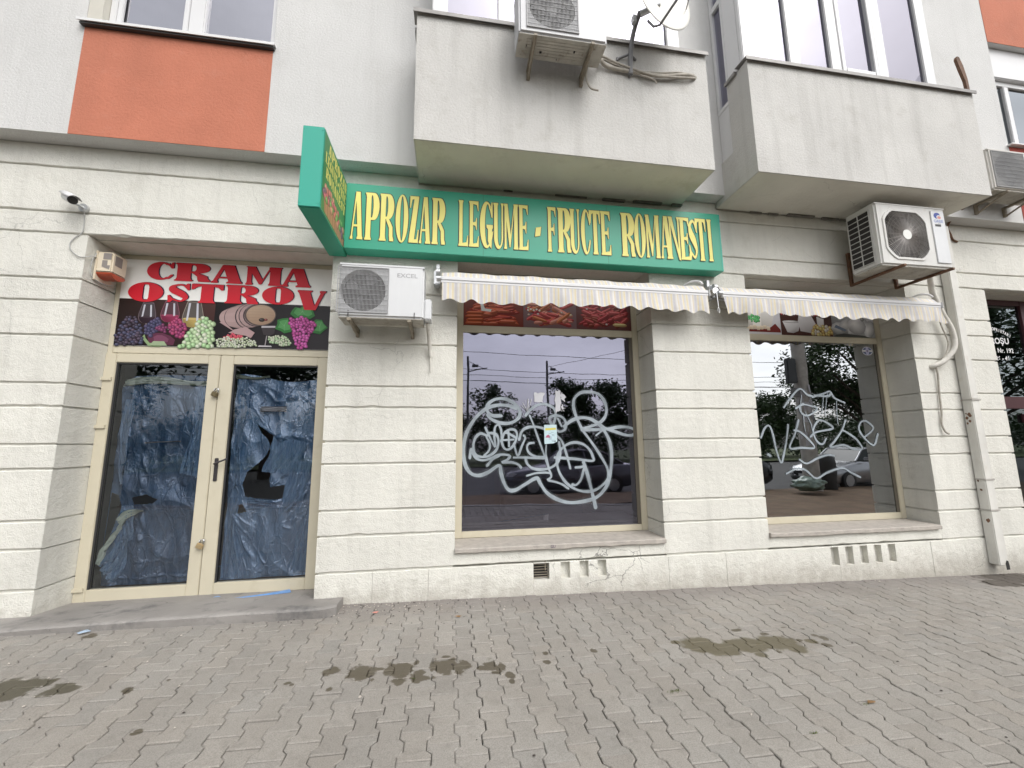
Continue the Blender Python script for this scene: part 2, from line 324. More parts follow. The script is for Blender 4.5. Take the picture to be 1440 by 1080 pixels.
CRAMA=[('C',-3.173,-2.908,3.264,3.463),('R',-2.911,-2.555,3.262,3.464),('A',-2.557,-2.239,3.259,3.465),('M',-2.218,-1.842,3.256,3.466),('A',-1.854,-1.539,3.253,3.467),('O',-3.324,-2.985,3.017,3.230),('S',-2.960,-2.726,3.024,3.234),('T',-2.733,-2.411,3.029,3.238),('R',-2.402,-2.060,3.037,3.243),('O',-2.038,-1.704,3.044,3.249),('V',-1.679,-1.369,2.996,3.219)]
P_split=[(-3.375,3.048),(-2.483,3.049),(-2.453,2.546),(-3.383,2.541)]
P_right=[(-2.478,3.049),(-1.318,3.051),(-1.317,2.550),(-2.462,2.541)]
P_barrel=[(-2.418,2.914),(-2.393,2.959),(-2.310,3.007),(-2.186,3.040),(-2.069,3.051),(-1.958,3.034),(-1.883,2.959),(-1.864,2.893),(-1.903,2.814),(-1.980,2.789),(-2.069,2.791),(-2.170,2.837),(-2.255,2.812),(-2.365,2.851)]
P_head=[(-2.182,2.924),(-2.163,2.991),(-2.097,3.039),(-2.018,3.037),(-1.937,3.012),(-1.882,2.948),(-1.873,2.881),(-1.913,2.819),(-1.981,2.800),(-2.070,2.808),(-2.142,2.849)]
P_cradle=[(-2.425,2.822),(-2.392,2.834),(-2.289,2.745),(-2.166,2.782),(-2.073,2.720),(-2.107,2.659),(-2.158,2.684),(-2.334,2.711),(-2.288,2.734)]
P_leaf1=[(-1.732,2.943),(-1.714,2.988),(-1.686,3.023),(-1.635,3.014),(-1.616,3.038),(-1.554,3.029),(-1.513,3.020),(-1.477,2.931),(-1.526,2.895),(-1.608,2.914),(-1.678,2.900)]
P_leaf2=[(-1.875,2.771),(-1.854,2.827),(-1.857,2.871),(-1.808,2.889),(-1.749,2.897),(-1.734,2.831),(-1.702,2.799),(-1.709,2.743),(-1.777,2.724),(-1.819,2.750)]
P_leaf3=[(-1.493,2.862),(-1.464,2.892),(-1.402,2.888),(-1.379,2.844),(-1.336,2.801),(-1.375,2.766),(-1.414,2.725),(-1.496,2.739),(-1.459,2.796)]
P_grape=[(-1.744,2.898),(-1.588,2.909),(-1.466,2.841),(-1.477,2.762),(-1.532,2.660),(-1.547,2.571),(-1.647,2.558),(-1.678,2.656),(-1.701,2.788),(-1.734,2.831)]
P_wgrape=[(-2.432,2.633),(-2.340,2.668),(-2.233,2.649),(-2.137,2.663),(-2.045,2.612),(-2.043,2.574),(-2.225,2.553),(-2.425,2.558)]
P_rgrape=[(-2.378,2.666),(-2.285,2.702),(-2.186,2.673),(-2.203,2.640),(-2.365,2.635)]
P_ggrape=[(-1.933,2.681),(-1.776,2.697),(-1.689,2.600),(-1.788,2.587),(-1.919,2.621)]
P_g1=[(-3.379,2.655),(-3.303,2.846),(-3.222,2.850),(-3.155,2.736),(-3.128,2.569),(-3.366,2.547)]
P_g2=[(-3.129,2.747),(-3.013,2.858),(-2.968,2.775),(-3.065,2.655),(-3.121,2.674)]
P_g3=[(-3.019,2.741),(-2.960,2.785),(-2.910,2.745),(-2.941,2.691)]
P_g4=[(-2.896,2.788),(-2.838,2.854),(-2.757,2.793),(-2.735,2.666),(-2.789,2.643),(-2.886,2.693)]
P_g5=[(-2.712,2.709),(-2.586,2.875),(-2.480,2.803),(-2.473,2.557),(-2.780,2.548)]
P_leafp=[(-3.092,2.654),(-3.032,2.688),(-2.959,2.690),(-2.883,2.661),(-2.833,2.620),(-2.845,2.562),(-3.075,2.581)]
P_leafg=[(-3.144,2.632),(-3.121,2.674),(-3.108,2.633),(-3.066,2.582),(-2.946,2.564),(-2.962,2.543),(-3.071,2.545)]
P_glass0=[(-3.201,2.989),(-3.046,2.996),(-3.040,2.846),(-3.117,2.801),(-3.186,2.851)]
P_glass1=[(-2.993,3.014),(-2.835,3.022),(-2.820,2.866),(-2.890,2.820),(-2.996,2.869)]
P_glass2=[(-2.765,3.025),(-2.615,3.032),(-2.590,2.864),(-2.652,2.775),(-2.718,2.773),(-2.791,2.856)]
P_sglass=[(-2.009,2.777),(-1.871,2.782),(-1.876,2.715),(-1.924,2.686),(-1.984,2.701)]
WET1=[(-0.535,-1.201,0.129,0.140),(-0.312,-1.182,0.141,0.107),(-0.187,-1.300,0.054,0.082),(-0.008,-1.192,0.114,0.127),(0.110,-1.212,0.095,0.126),(0.302,-1.220,0.067,0.108),(0.373,-1.240,0.038,0.088),(0.419,-1.350,0.041,0.056),(-0.747,-1.148,0.065,0.070),(-0.120,-1.312,0.090,0.048),(-0.295,-1.328,0.071,0.047)]
WET2=[(1.909,-1.145,0.169,0.124),(2.025,-1.231,0.155,0.107),(2.259,-1.196,0.211,0.122),(2.513,-1.184,0.203,0.114),(2.599,-1.278,0.083,0.087),(2.810,-1.202,0.054,0.040),(1.742,-1.083,0.043,0.031),(2.262,-1.335,0.050,0.045)]
WET3=[(-2.605,-1.088,0.193,0.117),(-2.305,-1.139,0.094,0.072),(-2.556,-1.181,0.124,0.061)]
SPOTS=[(-0.702,-1.359,0.026,0.030),(0.417,-1.428,0.018,0.023),(2.949,-1.179,0.027,0.031),(2.882,-1.272,0.032,0.029),(-1.726,-1.119,0.022,0.025),(-1.892,-1.203,0.030,0.031),(-2.698,-0.402,0.049,0.038),(-1.580,-1.610,0.026,0.028),(-0.972,-1.248,0.026,0.024),(-2.421,-1.021,0.022,0.017),(0.712,-1.124,0.030,0.029),(0.696,-1.234,0.024,0.026),(1.070,-1.126,0.026,0.029),(-0.944,-1.268,0.022,0.023),(2.351,-0.960,0.045,0.023),(2.540,-1.045,0.039,0.022),(2.920,-1.125,0.028,0.021)]
# ------------------------------------------------------------------ ground
def gz(x): return .035-.0205*max(-8, min(13, x))
mb = MB(); xs = [-400, -60, -8, -4, 0, 4, 8, 13, 60, 400]; ys = [-500, -60, -12, -5.10, -5.0, 8.0, 30]
for x in xs:
    for y in ys: mb.v.append((x, y, gz(x)-.024 if y >= -5.0 else -.55)); mb.c.append(None)
for i in range(len(xs)-1):
    for j in range(len(ys)-1):
        a = i*len(ys)+j; mb.f.append((a, a+len(ys), a+len(ys)+1, a+1)); mb.smooth.append(False)
JOINT = mat("joint_sand", (.050, .043, .036), .95, var=.3, vs=30, bump=.003, bs=200)
tag(mb.build("ground", JOINT), kind="structure")

def paver_mat():
    m, t, n, l = new_mat("concrete_paver"); p = n["Principled BSDF"]
    g = n.new("ShaderNodeNewGeometry").outputs['Position']
    a = n.new("ShaderNodeAttribute"); a.attribute_name = "ink"
    c = mixc(n, l, ramp(n, l, noise(n, l, g, 1.1, 5), .35, .68), (.270, .252, .226), (.322, .304, .276))
    c = mixc(n, l, 1.0, c, a.outputs['Color'], 'MULTIPLY')
    c = mixc(n, l, ramp(n, l, noise(n, l, g, 170, 3, .7), .42, .62, .0, .45), c, (.13, .118, .105))     # sand grain
    c = mixc(n, l, ramp(n, l, noise(n, l, g, 320, 2, .5), .62, .72, .0, .5), c, (.40, .38, .35))
    c = mixc(n, l, ramp(n, l, noise(n, l, g, 14, 8, .7), .52, .72, 0, .35), c, (.13, .118, .105))      # grime
    sx = n.new("ShaderNodeSeparateXYZ"); l(g, sx.inputs[0])
    wob = math_(n, l, 'ADD', noise(n, l, g, 11, 4, .6), -.5)
    def mask(lst, k=1.):
        acc = None
        for cx, cy, rx, ry in lst:
            v = n.new("ShaderNodeVectorMath"); v.operation = 'SUBTRACT'; l(g, v.inputs[0]); v.inputs[1].default_value = (cx, cy, 0)
            v2 = n.new("ShaderNodeVectorMath"); v2.operation = 'MULTIPLY'; l(v.outputs[0], v2.inputs[0]); v2.inputs[1].default_value = (1/rx, 1/ry, 0)
            v3 = n.new("ShaderNodeVectorMath"); v3.operation = 'LENGTH'; l(v2.outputs[0], v3.inputs[0]); d = v3.outputs['Value']
            acc = d if acc is None else math_(n, l, 'MINIMUM', acc, d)
        return ramp(n, l, math_(n, l, 'ADD', acc, math_(n, l, 'MULTIPLY', wob, k)), .80, 1.02, 1, 0)
    extra = [(-.60+.95*random.random(), -1.32+.26*random.random(), random.uniform(.014, .05), random.uniform(.014, .04)) for _ in range(16)]+[(2.3+.75*random.random(), -1.36+.4*random.random(), random.uniform(.012, .03), random.uniform(.012, .025)) for _ in range(8)]
    m1 = mask([(a, b, c_*.80, d_*.74) for a, b, c_, d_ in WET1]+SPOTS+extra, 2.9); m2 = mask(WET2, .9); m3 = mask(WET3, 2.2)
    f = math_(n, l, 'MAXIMUM', math_(n, l, 'MAXIMUM', m1, m2), m3)
    c = mixc(n, l, math_(n, l, 'MULTIPLY', m1, .90), c, (.078, .065, .042))
    c = mixc(n, l, math_(n, l, 'MULTIPLY', m2, .90), c, (.100, .086, .050))
    c = mixc(n, l, math_(n, l, 'MULTIPLY', m3, .90), c, (.070, .062, .040))
    # grey dust close to the wall, dark drain stain below the downpipe
    fw = ramp(n, l, math_(n, l, 'ADD', sx.outputs[1], math_(n, l, 'MULTIPLY', wob, .25)), -.45, -.05, 0, .55)
    c = mixc(n, l, fw, c, (.165, .148, .142))
    m4 = mask([(6.55, -.12, .42, .22), (7.0, -.25, .6, .22), (6.2, -.28, .25, .12)], 1.2)
    c = mixc(n, l, math_(n, l, 'MULTIPLY', m4, .75), c, (.055, .045, .035))
    l(c, p.inputs['Base Color'])
    l(ramp(n, l, f, 0, 1, .92, .55), p.inputs['Roughness']); p.inputs['Specular IOR Level'].default_value = .35
    b = n.new("ShaderNodeBump"); b.inputs['Strength'].default_value = .8; b.inputs['Distance'].default_value = .0025
    l(math_(n, l, 'ADD', noise(n, l, g, 210, 3, .7), noise(n, l, g, 40, 4, .6)), b.inputs['Height']); l(b.outputs[0], p.inputs['Normal'])
    return m

def pavement():
    rng = np.random.default_rng(3)
    W, N, Lh = .0825, .0565, .1
    half = [(W, -Lh), (W, -.062), (N, -.036), (N, .036), (W, .062), (W, Lh)]
    out_ = half+[(-x, y) for x, y in half[::-1]]
    def inset(p, d):      # inward offset of the outline
        n_ = len(p); r = []
        for i in range(n_):
            a, b, c = Vector(p[i-1]), Vector(p[i]), Vector(p[(i+1) % n_])
            e1 = (b-a).normalized(); e2 = (c-b).normalized()
            n1 = Vector((-e1.y, e1.x)); n2 = Vector((-e2.y, e2.x)); m_ = (n1+n2).normalized()
            r.append(b+m_*(d/max(.3, m_.dot(n1))))
        return r
    o1 = inset(out_, .0018); o2 = inset(out_, .0065)
    V = []; F = []; Cc = []
    px, py = W+N, 2*Lh
    x = -6.4; i = 0
    while x < 11.5:
        y = -5.0+(Lh if i % 2 else 0); xoff = rng.normal(0, .0008)
        while y < .02+Lh:
            if x > 6.25 and y < -2.62: y += py; continue
            cx, cy = x+xoff, y+rng.normal(0, .0012)
            dz = rng.normal(0, .0016); tx, ty = rng.normal(0, .012), rng.normal(0, .010); an = rng.normal(0, .006)
            sink = -.008*math.exp(-((cx+1.7)**2/2.0+(cy+2.0)**2/.5))
            sh = 1+rng.normal(0, .040); hue = rng.normal(0, .007)
            col = (sh*(1+hue), sh, sh*(1-hue), 1)
            b = len(V); ca, sa = math.cos(an), math.sin(an)
            for ring, zz in ((o1, -.02), (o1, -.0045), (o2, 0.)):
                for q in ring:
                    qx, qy = q[0]*ca-q[1]*sa, q[0]*sa+q[1]*ca
                    V.append((cx+qx, cy+qy, gz(cx)-.0205*qx+zz+dz+qx*tx+qy*ty+sink)); Cc.append(col)
            k = 12
            for r_ in range(2):
                for j in range(k): F.append((b+r_*k+j, b+r_*k+(j+1) % k, b+(r_+1)*k+(j+1) % k, b+(r_+1)*k+j))
            t = b+2*k
            F += [(t+0, t+1, t+10, t+11), (t+1, t+2, t+9, t+10), (t+2, t+3, t+8, t+9), (t+3, t+4, t+7, t+8), (t+4, t+5, t+6, t+7)]
            y += py
        x += px; i += 1
    me = bpy.data.meshes.new("pavement"); me.from_pydata(V, [], F); me.materials.append(paver_mat())
    a = me.color_attributes.new("ink", 'FLOAT_COLOR', 'POINT'); a.data.foreach_set("color", np.array(Cc, dtype=np.float32).ravel())
    me.update(); o = bpy.data.objects.new("pavement", me); COL.objects.link(o); tag(o, kind="structure")
pavement()
mb = MB(); kx = [-60, -8, 6.2]
for x in kx: mb.v += [(x, -5.16, -.5), (x, -5.16, gz(x)+.01), (x, -5.15, gz(x)+.02), (x, -5.03, gz(x)+.02), (x, -5.02, gz(x)+.01), (x, -5.02, -.5)]; mb.c += [None]*6
for i in range(2):
    for k in range(5): mb.f.append((i*6+k, i*6+k+1, i*6+7+k, i*6+6+k)); mb.smooth.append(False)
mb.f.append((17, 16, 15, 14, 13, 12)); mb.smooth.append(False)
tag(mb.build("kerb", KERB), kind="structure")
def sheet(name, x0, x1, y0, y1, z, m, nx=1, ny=1, jit=0.):
    mb = MB(); b = 0
    for i in range(nx+1):
        for j in range(ny+1):
            mb.v.append((x0+(x1-x0)*i/nx, y0+(y1-y0)*j/ny, z+random.uniform(-jit, jit))); mb.c.append(None)
    for i in range(nx):
        for j in range(ny):
            a = i*(ny+1)+j; mb.f.append((a, a+ny+1, a+ny+2, a+1)); mb.smooth.append(True)
    return tag(mb.build(name, m), kind="structure")
sheet("verge", -60, 6.2, -7.4, -5.17, -.03, EARTH, 80, 8, .03)
sheet("earth", 6.22, 60, -7.4, -2.66, -.10, EARTH, 60, 12, .018)
sheet("road", -200, 200, -24, -7.4, -.21, ASPH, 1, 1)
sheet("grass", -200, 200, -70, -24, -.12, GRASS, 60, 12, .08)

# ------------------------------------------------------------------ the building
B = thing("apartment_building", "pale rendered apartment block with grooved ground floor, shop windows and two overhanging balconies", "building", (0, 0, 0))
XL, XDR, XM, X3L, X3R, X4L, X4R = -3.444, -1.213, .072, 2.30, 3.548, 5.880, 7.190
REC = .36
def block(mb, x0, x1, y0, y1, z0, z1, jl=1, jr=1, c=.006):
    """a rusticated course: chamfered front edges that wander a little, as worn stucco does"""
    n = max(2, int((x1-x0)/.09)); st = []
    for i in range(n+1):
        x = x0+(x1-x0)*i/n
        j = lambda a: random.uniform(-a, a)
        e = .0035
        chip = random.random() < .05
        a, b_ = j(.0025), j(.0025)
        cc = c+random.uniform(0, .004)+(.012*random.random() if chip else 0)
        dx = (j(e) if i in (0, n) else 0)
        st.append([(x+dx, y1, z0+a), (x+dx, y0+cc, z0+a), (x+dx*.5, y0+j(.0012), z0+cc+a), (x+dx*.5, y0+j(.0012), z1-c+b_), (x+dx, y0+c, z1+b_), (x+dx, y1, z1+b_)])
    v = [p for s_ in st for p in s_]; f = []
    for i in range(n):
        for k in range(5): f.append((i*6+k, (i+1)*6+k, (i+1)*6+k+1, i*6+k+1))
    f.append((0, 1, 2, 3, 4, 5)); o = n*6; f.append((o+5, o+4, o+3, o+2, o+1, o))
    mb.add(v, f)
Z = [.33, .659, .895, 1.334, 1.55, 1.887, 2.10, 2.543, 2.873, 3.09, 3.54, 3.756, 4.22]
G = .0085
wall = MB()
def course(x0, x1, za, zb, y1=.42): block(wall, x0, x1, 0, y1, za+G, zb-G)
piers = [(-12, XL), (XDR, XM), (X3L, X3R), (X4L, X4R), (9.6, 14)]
for (a, b) in piers:
    for k in range(10): course(a, b, Z[k], Z[k+1])
    wall.box(a+.017, b-.017, .017, .415, .30, 3.55)
# lintel courses run through
for k in (10, 11): course(-12, 14, Z[k], Z[k+1], .6)
for a, b in ((-12, -.37), (2.765, 3.24), (6.352, 14)): course(a, b, Z[12], 4.462, .6)
course(-.37, 2.765, Z[12], 4.372, .6); course(3.24, 6.352, Z[12], 4.378, .6)
wall.box(-12, 14, .018, .58, 3.545, 4.40)
for k, (a, b) in enumerate(((XL, XDR), (XM, X3L), (X3R, X4L), (X4R, 9.6))):   # soffit liners behind the lintel face
    wall.box(a+.002, b-.002, .10, .60, 3.546-.012, 3.56)
fixn(wall.build("rusticated_wall", STUCCO, B))

# plinth with the air slots
def plinth(x0, x1, slots, za=.157, zb=.342):
    pl = MB(); zt = .33-G
    y = -.004
    segs = []; cur = x0
    for (a, b) in slots: segs.append((cur, a)); cur = b
    segs.append((cur, x1))
    for a, b in segs:
        n = max(1, round((b-a)/.55)) if b-a > .8 else 1
        for i in range(n):
            u0, u1 = a+(b-a)*i/n, a+(b-a)*(i+1)/n
            block(pl, u0+(.0015 if i else 0), u1-(.0015 if i < n-1 else 0), y+(0 if slots else random.uniform(-.0015, .0015)), .4, -.4, zt, c=.004)
    for a, b in slots:
        pl.box(a, b, y+.0004, .4, -.4, za); pl.box(a, b, .086 if a == .86 else .056, .4, za, zt)
        if zb < zt: pl.box(a, b, y+.002, .4, zb, zt)
    fixn(pl.build("plinth", PLINTH, B))
S1 = [(.86, 1.025), (1.141, 1.241), (1.344, 1.437), (1.535, 1.629)]
S2 = [(4.31+.193*i, 4.41+.193*i) for i in range(5)]
plinth(-12, XL, []); plinth(XDR, X3L+.02, S1, .16, .318); plinth(X3L+.022, X3R+.12, []); plinth(X3R+.122, X4R, S2, .115, .312); plinth(9.6, 14, [])
for a, b in ((XM, X3L), (X3R, X4L)): pl = MB(); block(pl, a, b, .002, .5, .33+G, .452); fixn(pl.build("window_apron", PLINTH, B))
vg = MB()
for i in range(6): vg.tube([(.865, .022, .178+i*.025), (1.02, .018+random.uniform(-.004, .006), .178+i*.025+random.uniform(-.005, .005))], .0035, 6)
vg.tube([(.985, .012, .34), (.983, .012, .245)], .005, 6)
vo = vg.build("vent_grille", OLDSTEEL, B)
vb = MB(); vb.box(.862, 1.023, .080, .084, .161, .317); vb.build("vent_duct", BLACKHOLE, B)

# window sills
for (a, b) in ((XM-.002, X3L), (X3R, X4L-.03)):
    s_ = MB(); n = 22; st = []
    for i in range(n+1):
        x = a+.003+(b-a-.006)*i/n; q = random.uniform(-.004, .004); h = random.uniform(-.006, .004)
        st.append([(x, REC+.05, .51), (x, -.026, .503), (x, -.034+q, .496), (x, -.034+q, .462+h), (x, -.028, .456+h), (x, REC+.05, .456)])
    v = [p for r_ in st for p in r_]
    f = [(i*6+k, (i+1)*6+k, (i+1)*6+(k+1) % 6, i*6+(k+1) % 6) for i in range(n) for k in range(6)]+[tuple(range(6)), tuple(range(n*6+5, n*6-1, -1))]
    s_.add(v, f); fixn(s_.build("window_sill", SILL, B))
# doorstep
ds = MB(); n = 60; st = []
for i in range(n+1):
    x = -7+(6.05)*i/n; t = min(1, max(0, (x+1.10)/.15)); yf = -.335+.04*min(1, max(0, (x+3.4)/2.4))+.05*t*t
    q = random.uniform(-.004, .004); z = .150+.004*math.sin(x*2)-(x+3.3)*.004
    st.append([(x, .48, z-.065), (x, yf+.04, z+.001), (x, yf+.012, z-.004), (x, yf+q, z-.016), (x, yf+.004+q, gz(x)-.02), (x, .48, -.1)])
v = [p for r_ in st for p in r_]
f = [(i*6+k, (i+1)*6+k, (i+1)*6+(k+1) % 6, i*6+(k+1) % 6) for i in range(n) for k in range(6)]+[tuple(range(6)), tuple(range(n*6+5, n*6-1, -1))]
ds.add(v, f); fixn(ds.build("doorstep", STEP, B))

# upper storey
UY = -.172; UZ = 4.455
up = MB()
up.box(-12, -3.60, UY, .6, UZ, 10); up.box(-3.60, -1.876, UY+.001, .6, UZ, 5.655); up.box(-1.876, 7.80, UY, .6, UZ, 10)
up.box(-3.60, -1.876, UY, .6, 7.3, 10); up.box(7.80, 9.7, UY+.001, .6, UZ, 5.62); up.box(7.80, 9.7, UY+.001, .6, 7.34, 10); up.box(9.7, 14, UY, .6, UZ, 10)
up.build("upper_wall", RENDER, B)
for (x0, x1, z0, z1, m) in ((-3.597, -1.879, UZ+.002, 5.653, ORANGE), (7.803, 9.697, 7.342, 9.9, ORANGE), (7.803, 9.697, UZ+.002, 5.618, DARKRED)):
    o_ = MB(); o_.box(x0, x1, UY-.004, UY+.0005, z0, z1)
    o_.build("coloured_render_panel", m, B)
# left upper window
wf = MB(); y = -.03
wf.box(-3.598, -1.878, .05, .08, 5.66, 7.29)
fr = []
def frame(mb, x0, x1, z0, z1, y, wd=.07, d=.06, b=.006):
    mb.box(x0, x0+wd, y, y+d, z0, z1, b); mb.box(x1-wd, x1, y, y+d, z0, z1, b)
    mb.box(x0+wd+.0005, x1-wd-.0005, y+.001, y+d-.001, z0, z0+wd, b); mb.box(x0+wd+.0005, x1-wd-.0005, y+.001, y+d-.001, z1-wd, z1, b)
uw = MB(); frame(uw, -3.47, -1.878, 5.67, 7.29, -.10); uw.box(-2.74, -2.59, -.115, -.05, 5.742, 7.2, .01); frame(uw, -3.395, -2.745, 5.745, 7.21, -.112, .05, .03)
W0 = uw.build("upper_window", PVC, B)
UPG = glass_mat("upper_window_glass", .45, (.9, .9, .98), (.30, .30, .33))
g_ = MB(); g_.poly([(-3.4, -.072, 5.74), (-1.95, -.072, 5.74), (-1.95, -.072, 7.22), (-3.4, -.072, 7.22)]); g_.build("pane", UPG, W0)
cu = MB(); n = 90
for i in range(n):
    x = -3.40+1.46*i/n; x2 = -3.40+1.46*(i+1)/n; a = .02*math.sin(i*1.1); b_ = .02*math.sin((i+1)*1.1)
    cu.add([(x, .02+a, 5.7), (x2, .02+b_, 5.7), (x2, .02+b_, 7.25), (x, .02+a, 7.25)], [(0, 1, 2, 3)], smooth=True)
cu.build("net_curtain", mat("net_curtain", (.5, .5, .52), .9, var=.08), W0)
rv = MB(); rv.box(-3.598, -3.472, -.168, .05, 5.66, 7.29); rv.build("window_reveal", mat("beige_reveal", (.55, .53, .47), .9), W0)
sl = MB(); sl.prism([(-3.63, -.235, 5.668), (-3.63, -.05, 5.682), (-3.63, -.05, 5.674), (-3.63, -.227, 5.660), (-3.63, -.227, 5.640), (-3.63, -.235, 5.640)], (1.78, 0, 0)); fixn(sl.build("sill_sheet", SILLW, W0))
sl = MB(); sl.box(-3.615, -1.862, UY-.048, UY-.0045, 5.622, 5.6385); sl.build("sill_shadow_strip", DARK, W0)  # added dark strip, stands in for the shadow line under the sill
# right upper window with roller box
uw = MB(); frame(uw, 7.86, 9.69, 5.67, 6.80, -.08, .08); uw.box(8.10, 8.19, -.085, -.03, 5.752, 6.718, .008); uw.box(7.801, 7.858, -.10, .1, 5.63, 7.33)
W1 = uw.build("upper_window", PVC, B)
g_ = MB(); g_.poly([(7.94, -.05, 5.74), (9.62, -.05, 5.74), (9.62, -.05, 6.74), (7.94, -.05, 6.74)]); g_.build("pane", glass_mat("dark_upper_glass", .28, (.8, .85, .9), (.1, .1, .1)), W1)
rb = MB(); rb.box(7.86, 9.69, -.13, .1, 6.802, 7.05, .01); rb.box(7.862, 9.69, -.10, .1, 7.052, 7.33); rb.build("roller_shutter_box", PVC, W1)
sl = MB(); sl.box(7.77, 9.7, -.23, -.02, 5.625, 5.64); sl.build("sill_sheet", SILLW, W1)
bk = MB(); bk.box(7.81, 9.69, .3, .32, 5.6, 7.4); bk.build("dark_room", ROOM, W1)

# balconies
BPVC = glass_mat("balcony_glass", .17, (.84, .82, .94), (.40, .40, .46))
SOFF = mat("cream_soffit_paint", (.68, .665, .60), .95, var=.10, vs=1.5, bump=.004, bs=120, stain=(.40, .37, .29), stain_amt=.35, crack=.4)
def balcony(x0, x1, yf, z0, z1, wx0, wx1, posts, solid_back):
    b = MB()
    b.box(x0, x1, yf, -.006, z0, z0+.09)
    b.box(x0, x1, yf+.0005, yf+.11, z0+.09, z1); b.box(x1-.11, x1-.0005, yf+.11, UY, z0+.09, z1)
    b.box(x0+.0005, x0+.11, yf+.11, solid_back, z0+.09, z1)
    b.box(x0+.0007, x0+.11, solid_back, UY, z0+.09, z0+.48)
    o = b.build("balcony", BALC, B)
    sf = MB(); sf.box(x0+.012, x1-.012, yf+.012, -.0075, z0-.0035, z0-.0003); sf.build("soffit_paint", SOFF, o)
    c = MB(); e = .035
    c.prism([(x0-e, yf-e, z1+.012), (x0-e, yf+.15, z1+.03), (x0-e, yf+.15, z1+.024), (x0-e, yf-e+.008, z1+.006), (x0-e, yf-e+.008, z1-.028), (x0-e, yf-e, z1-.028)], (x1-x0+2*e-.02, 0, 0))
    c.prism([(x0-e+.001, yf-e+.2, z1+.011), (x0+.15, yf-e+.2, z1+.022), (x0+.15, yf-e+.2, z1+.016), (x0-e+.008, yf-e+.2, z1-.027), (x0-e+.001, yf-e+.2, z1-.028)], (0, solid_back-yf-.16, 0))
    fixn(c.build("coping", COPING, o))
    zt = z1+2.2; yg = yf+.055; w_ = MB()
    w_.box(wx0, wx0+.155, yg, yg+.06, z1+.03, zt, .008); w_.box(wx1-.15, wx1, yg, yg+.06, z1+.03, zt, .008)
    w_.box(wx0+.155, wx1-.15, yg+.002, yg+.058, z1+.03, z1+.10)
    w_.box(wx0+.155, wx1-.15, yg+.002, yg+.058, zt-.1, zt)
    for a, d in posts: w_.box(a, a+d, yg-.004, yg+.062, z1+.10, zt-.1, .008)
    for i in range(len(posts)-1):      # one opening sash
        if i == 1:
            a = posts[i][0]+posts[i][1]; c2 = posts[i+1][0]
            frame(w_, a+.001, c2-.001, z1+.102, zt-.102, yg-.012, .055, .05)
    w_.box(wx1-.05, wx1-.001, yg+.06, UY, z1+.03, zt)        # far return
    w_.box(wx0+.001, wx0+.05, yg+.06, solid_back-.02, z1+.03, zt)  # near return, blank panel
    if solid_back < UY-.05:
        w_.box(wx0+.004, wx0+.05, solid_back+.002, UY-.003, z0+.482, 5.50)
        ya, yb = solid_back-.018, UY-.003
        w_.box(wx0-.004, wx0+.055, ya, yb, 5.502, 5.56, .006); w_.box(wx0-.004, wx0+.055, yb-.05, yb, 5.56, zt, .006); w_.box(wx0-.004, wx0+.055, ya, ya+.035, 5.56, zt, .006)
        w_.box(wx0-.003, wx0+.054, ya+.035, yb-.05, 6.93, 7.0)
    win = w_.build("balcony_window", PVC, o)
    g = MB(); g.poly([(wx0+.15, yg+.03, z1+.09), (wx1-.14, yg+.03, z1+.09), (wx1-.14, yg+.03, zt-.09), (wx0+.15, yg+.03, zt-.09)])
    if solid_back < UY-.05: g.poly([(wx0+.03, UY-.05, 5.55), (wx0+.03, solid_back+.02, 5.55), (wx0+.03, solid_back+.02, zt), (wx0+.03, UY-.05, zt)])
    g.build("pane", BPVC, o)
    r_ = MB(); r_.box(wx0+.06, wx1-.06, UY-.012, UY-.006, z1-.2, zt); r_.box(wx0+.001, wx1-.001, yg+.06, UY-.006, zt+.001, zt+.05); r_.build("loggia_back", mat("loggia_plaster", (.5, .5, .52), .9), o)
    return o
balcony(-.366, 2.765, -.667, 4.380, 5.775, -.222, 2.50, [(.452, .13), (1.20, .12), (1.60, .11)], UY-.001)
balcony(3.245, 6.350, -.710, 4.385, 5.755, 3.205+.05, 5.93, [(3.86, .145), (4.425, .14), (5.085, .145)], -.375)
# crumbling joint under the balcony slabs
MORTAR = mat("dirty_mortar", (.20, .19, .17), .95, var=.3, vs=12)
for a, b in ((-.33, 2.7), (3.3, 6.2)):
    x = a
    while x < b:
        d = random.uniform(.08, .4)
        if random.random() < .7: j = MB(); j.box(x, x+d, -.02-random.uniform(0, .03), -.0065, 4.345+random.uniform(0, .02), 4.3795, .004); j.build("mortar_remnant", MORTAR, B)
        x += d+random.uniform(.02, .2)

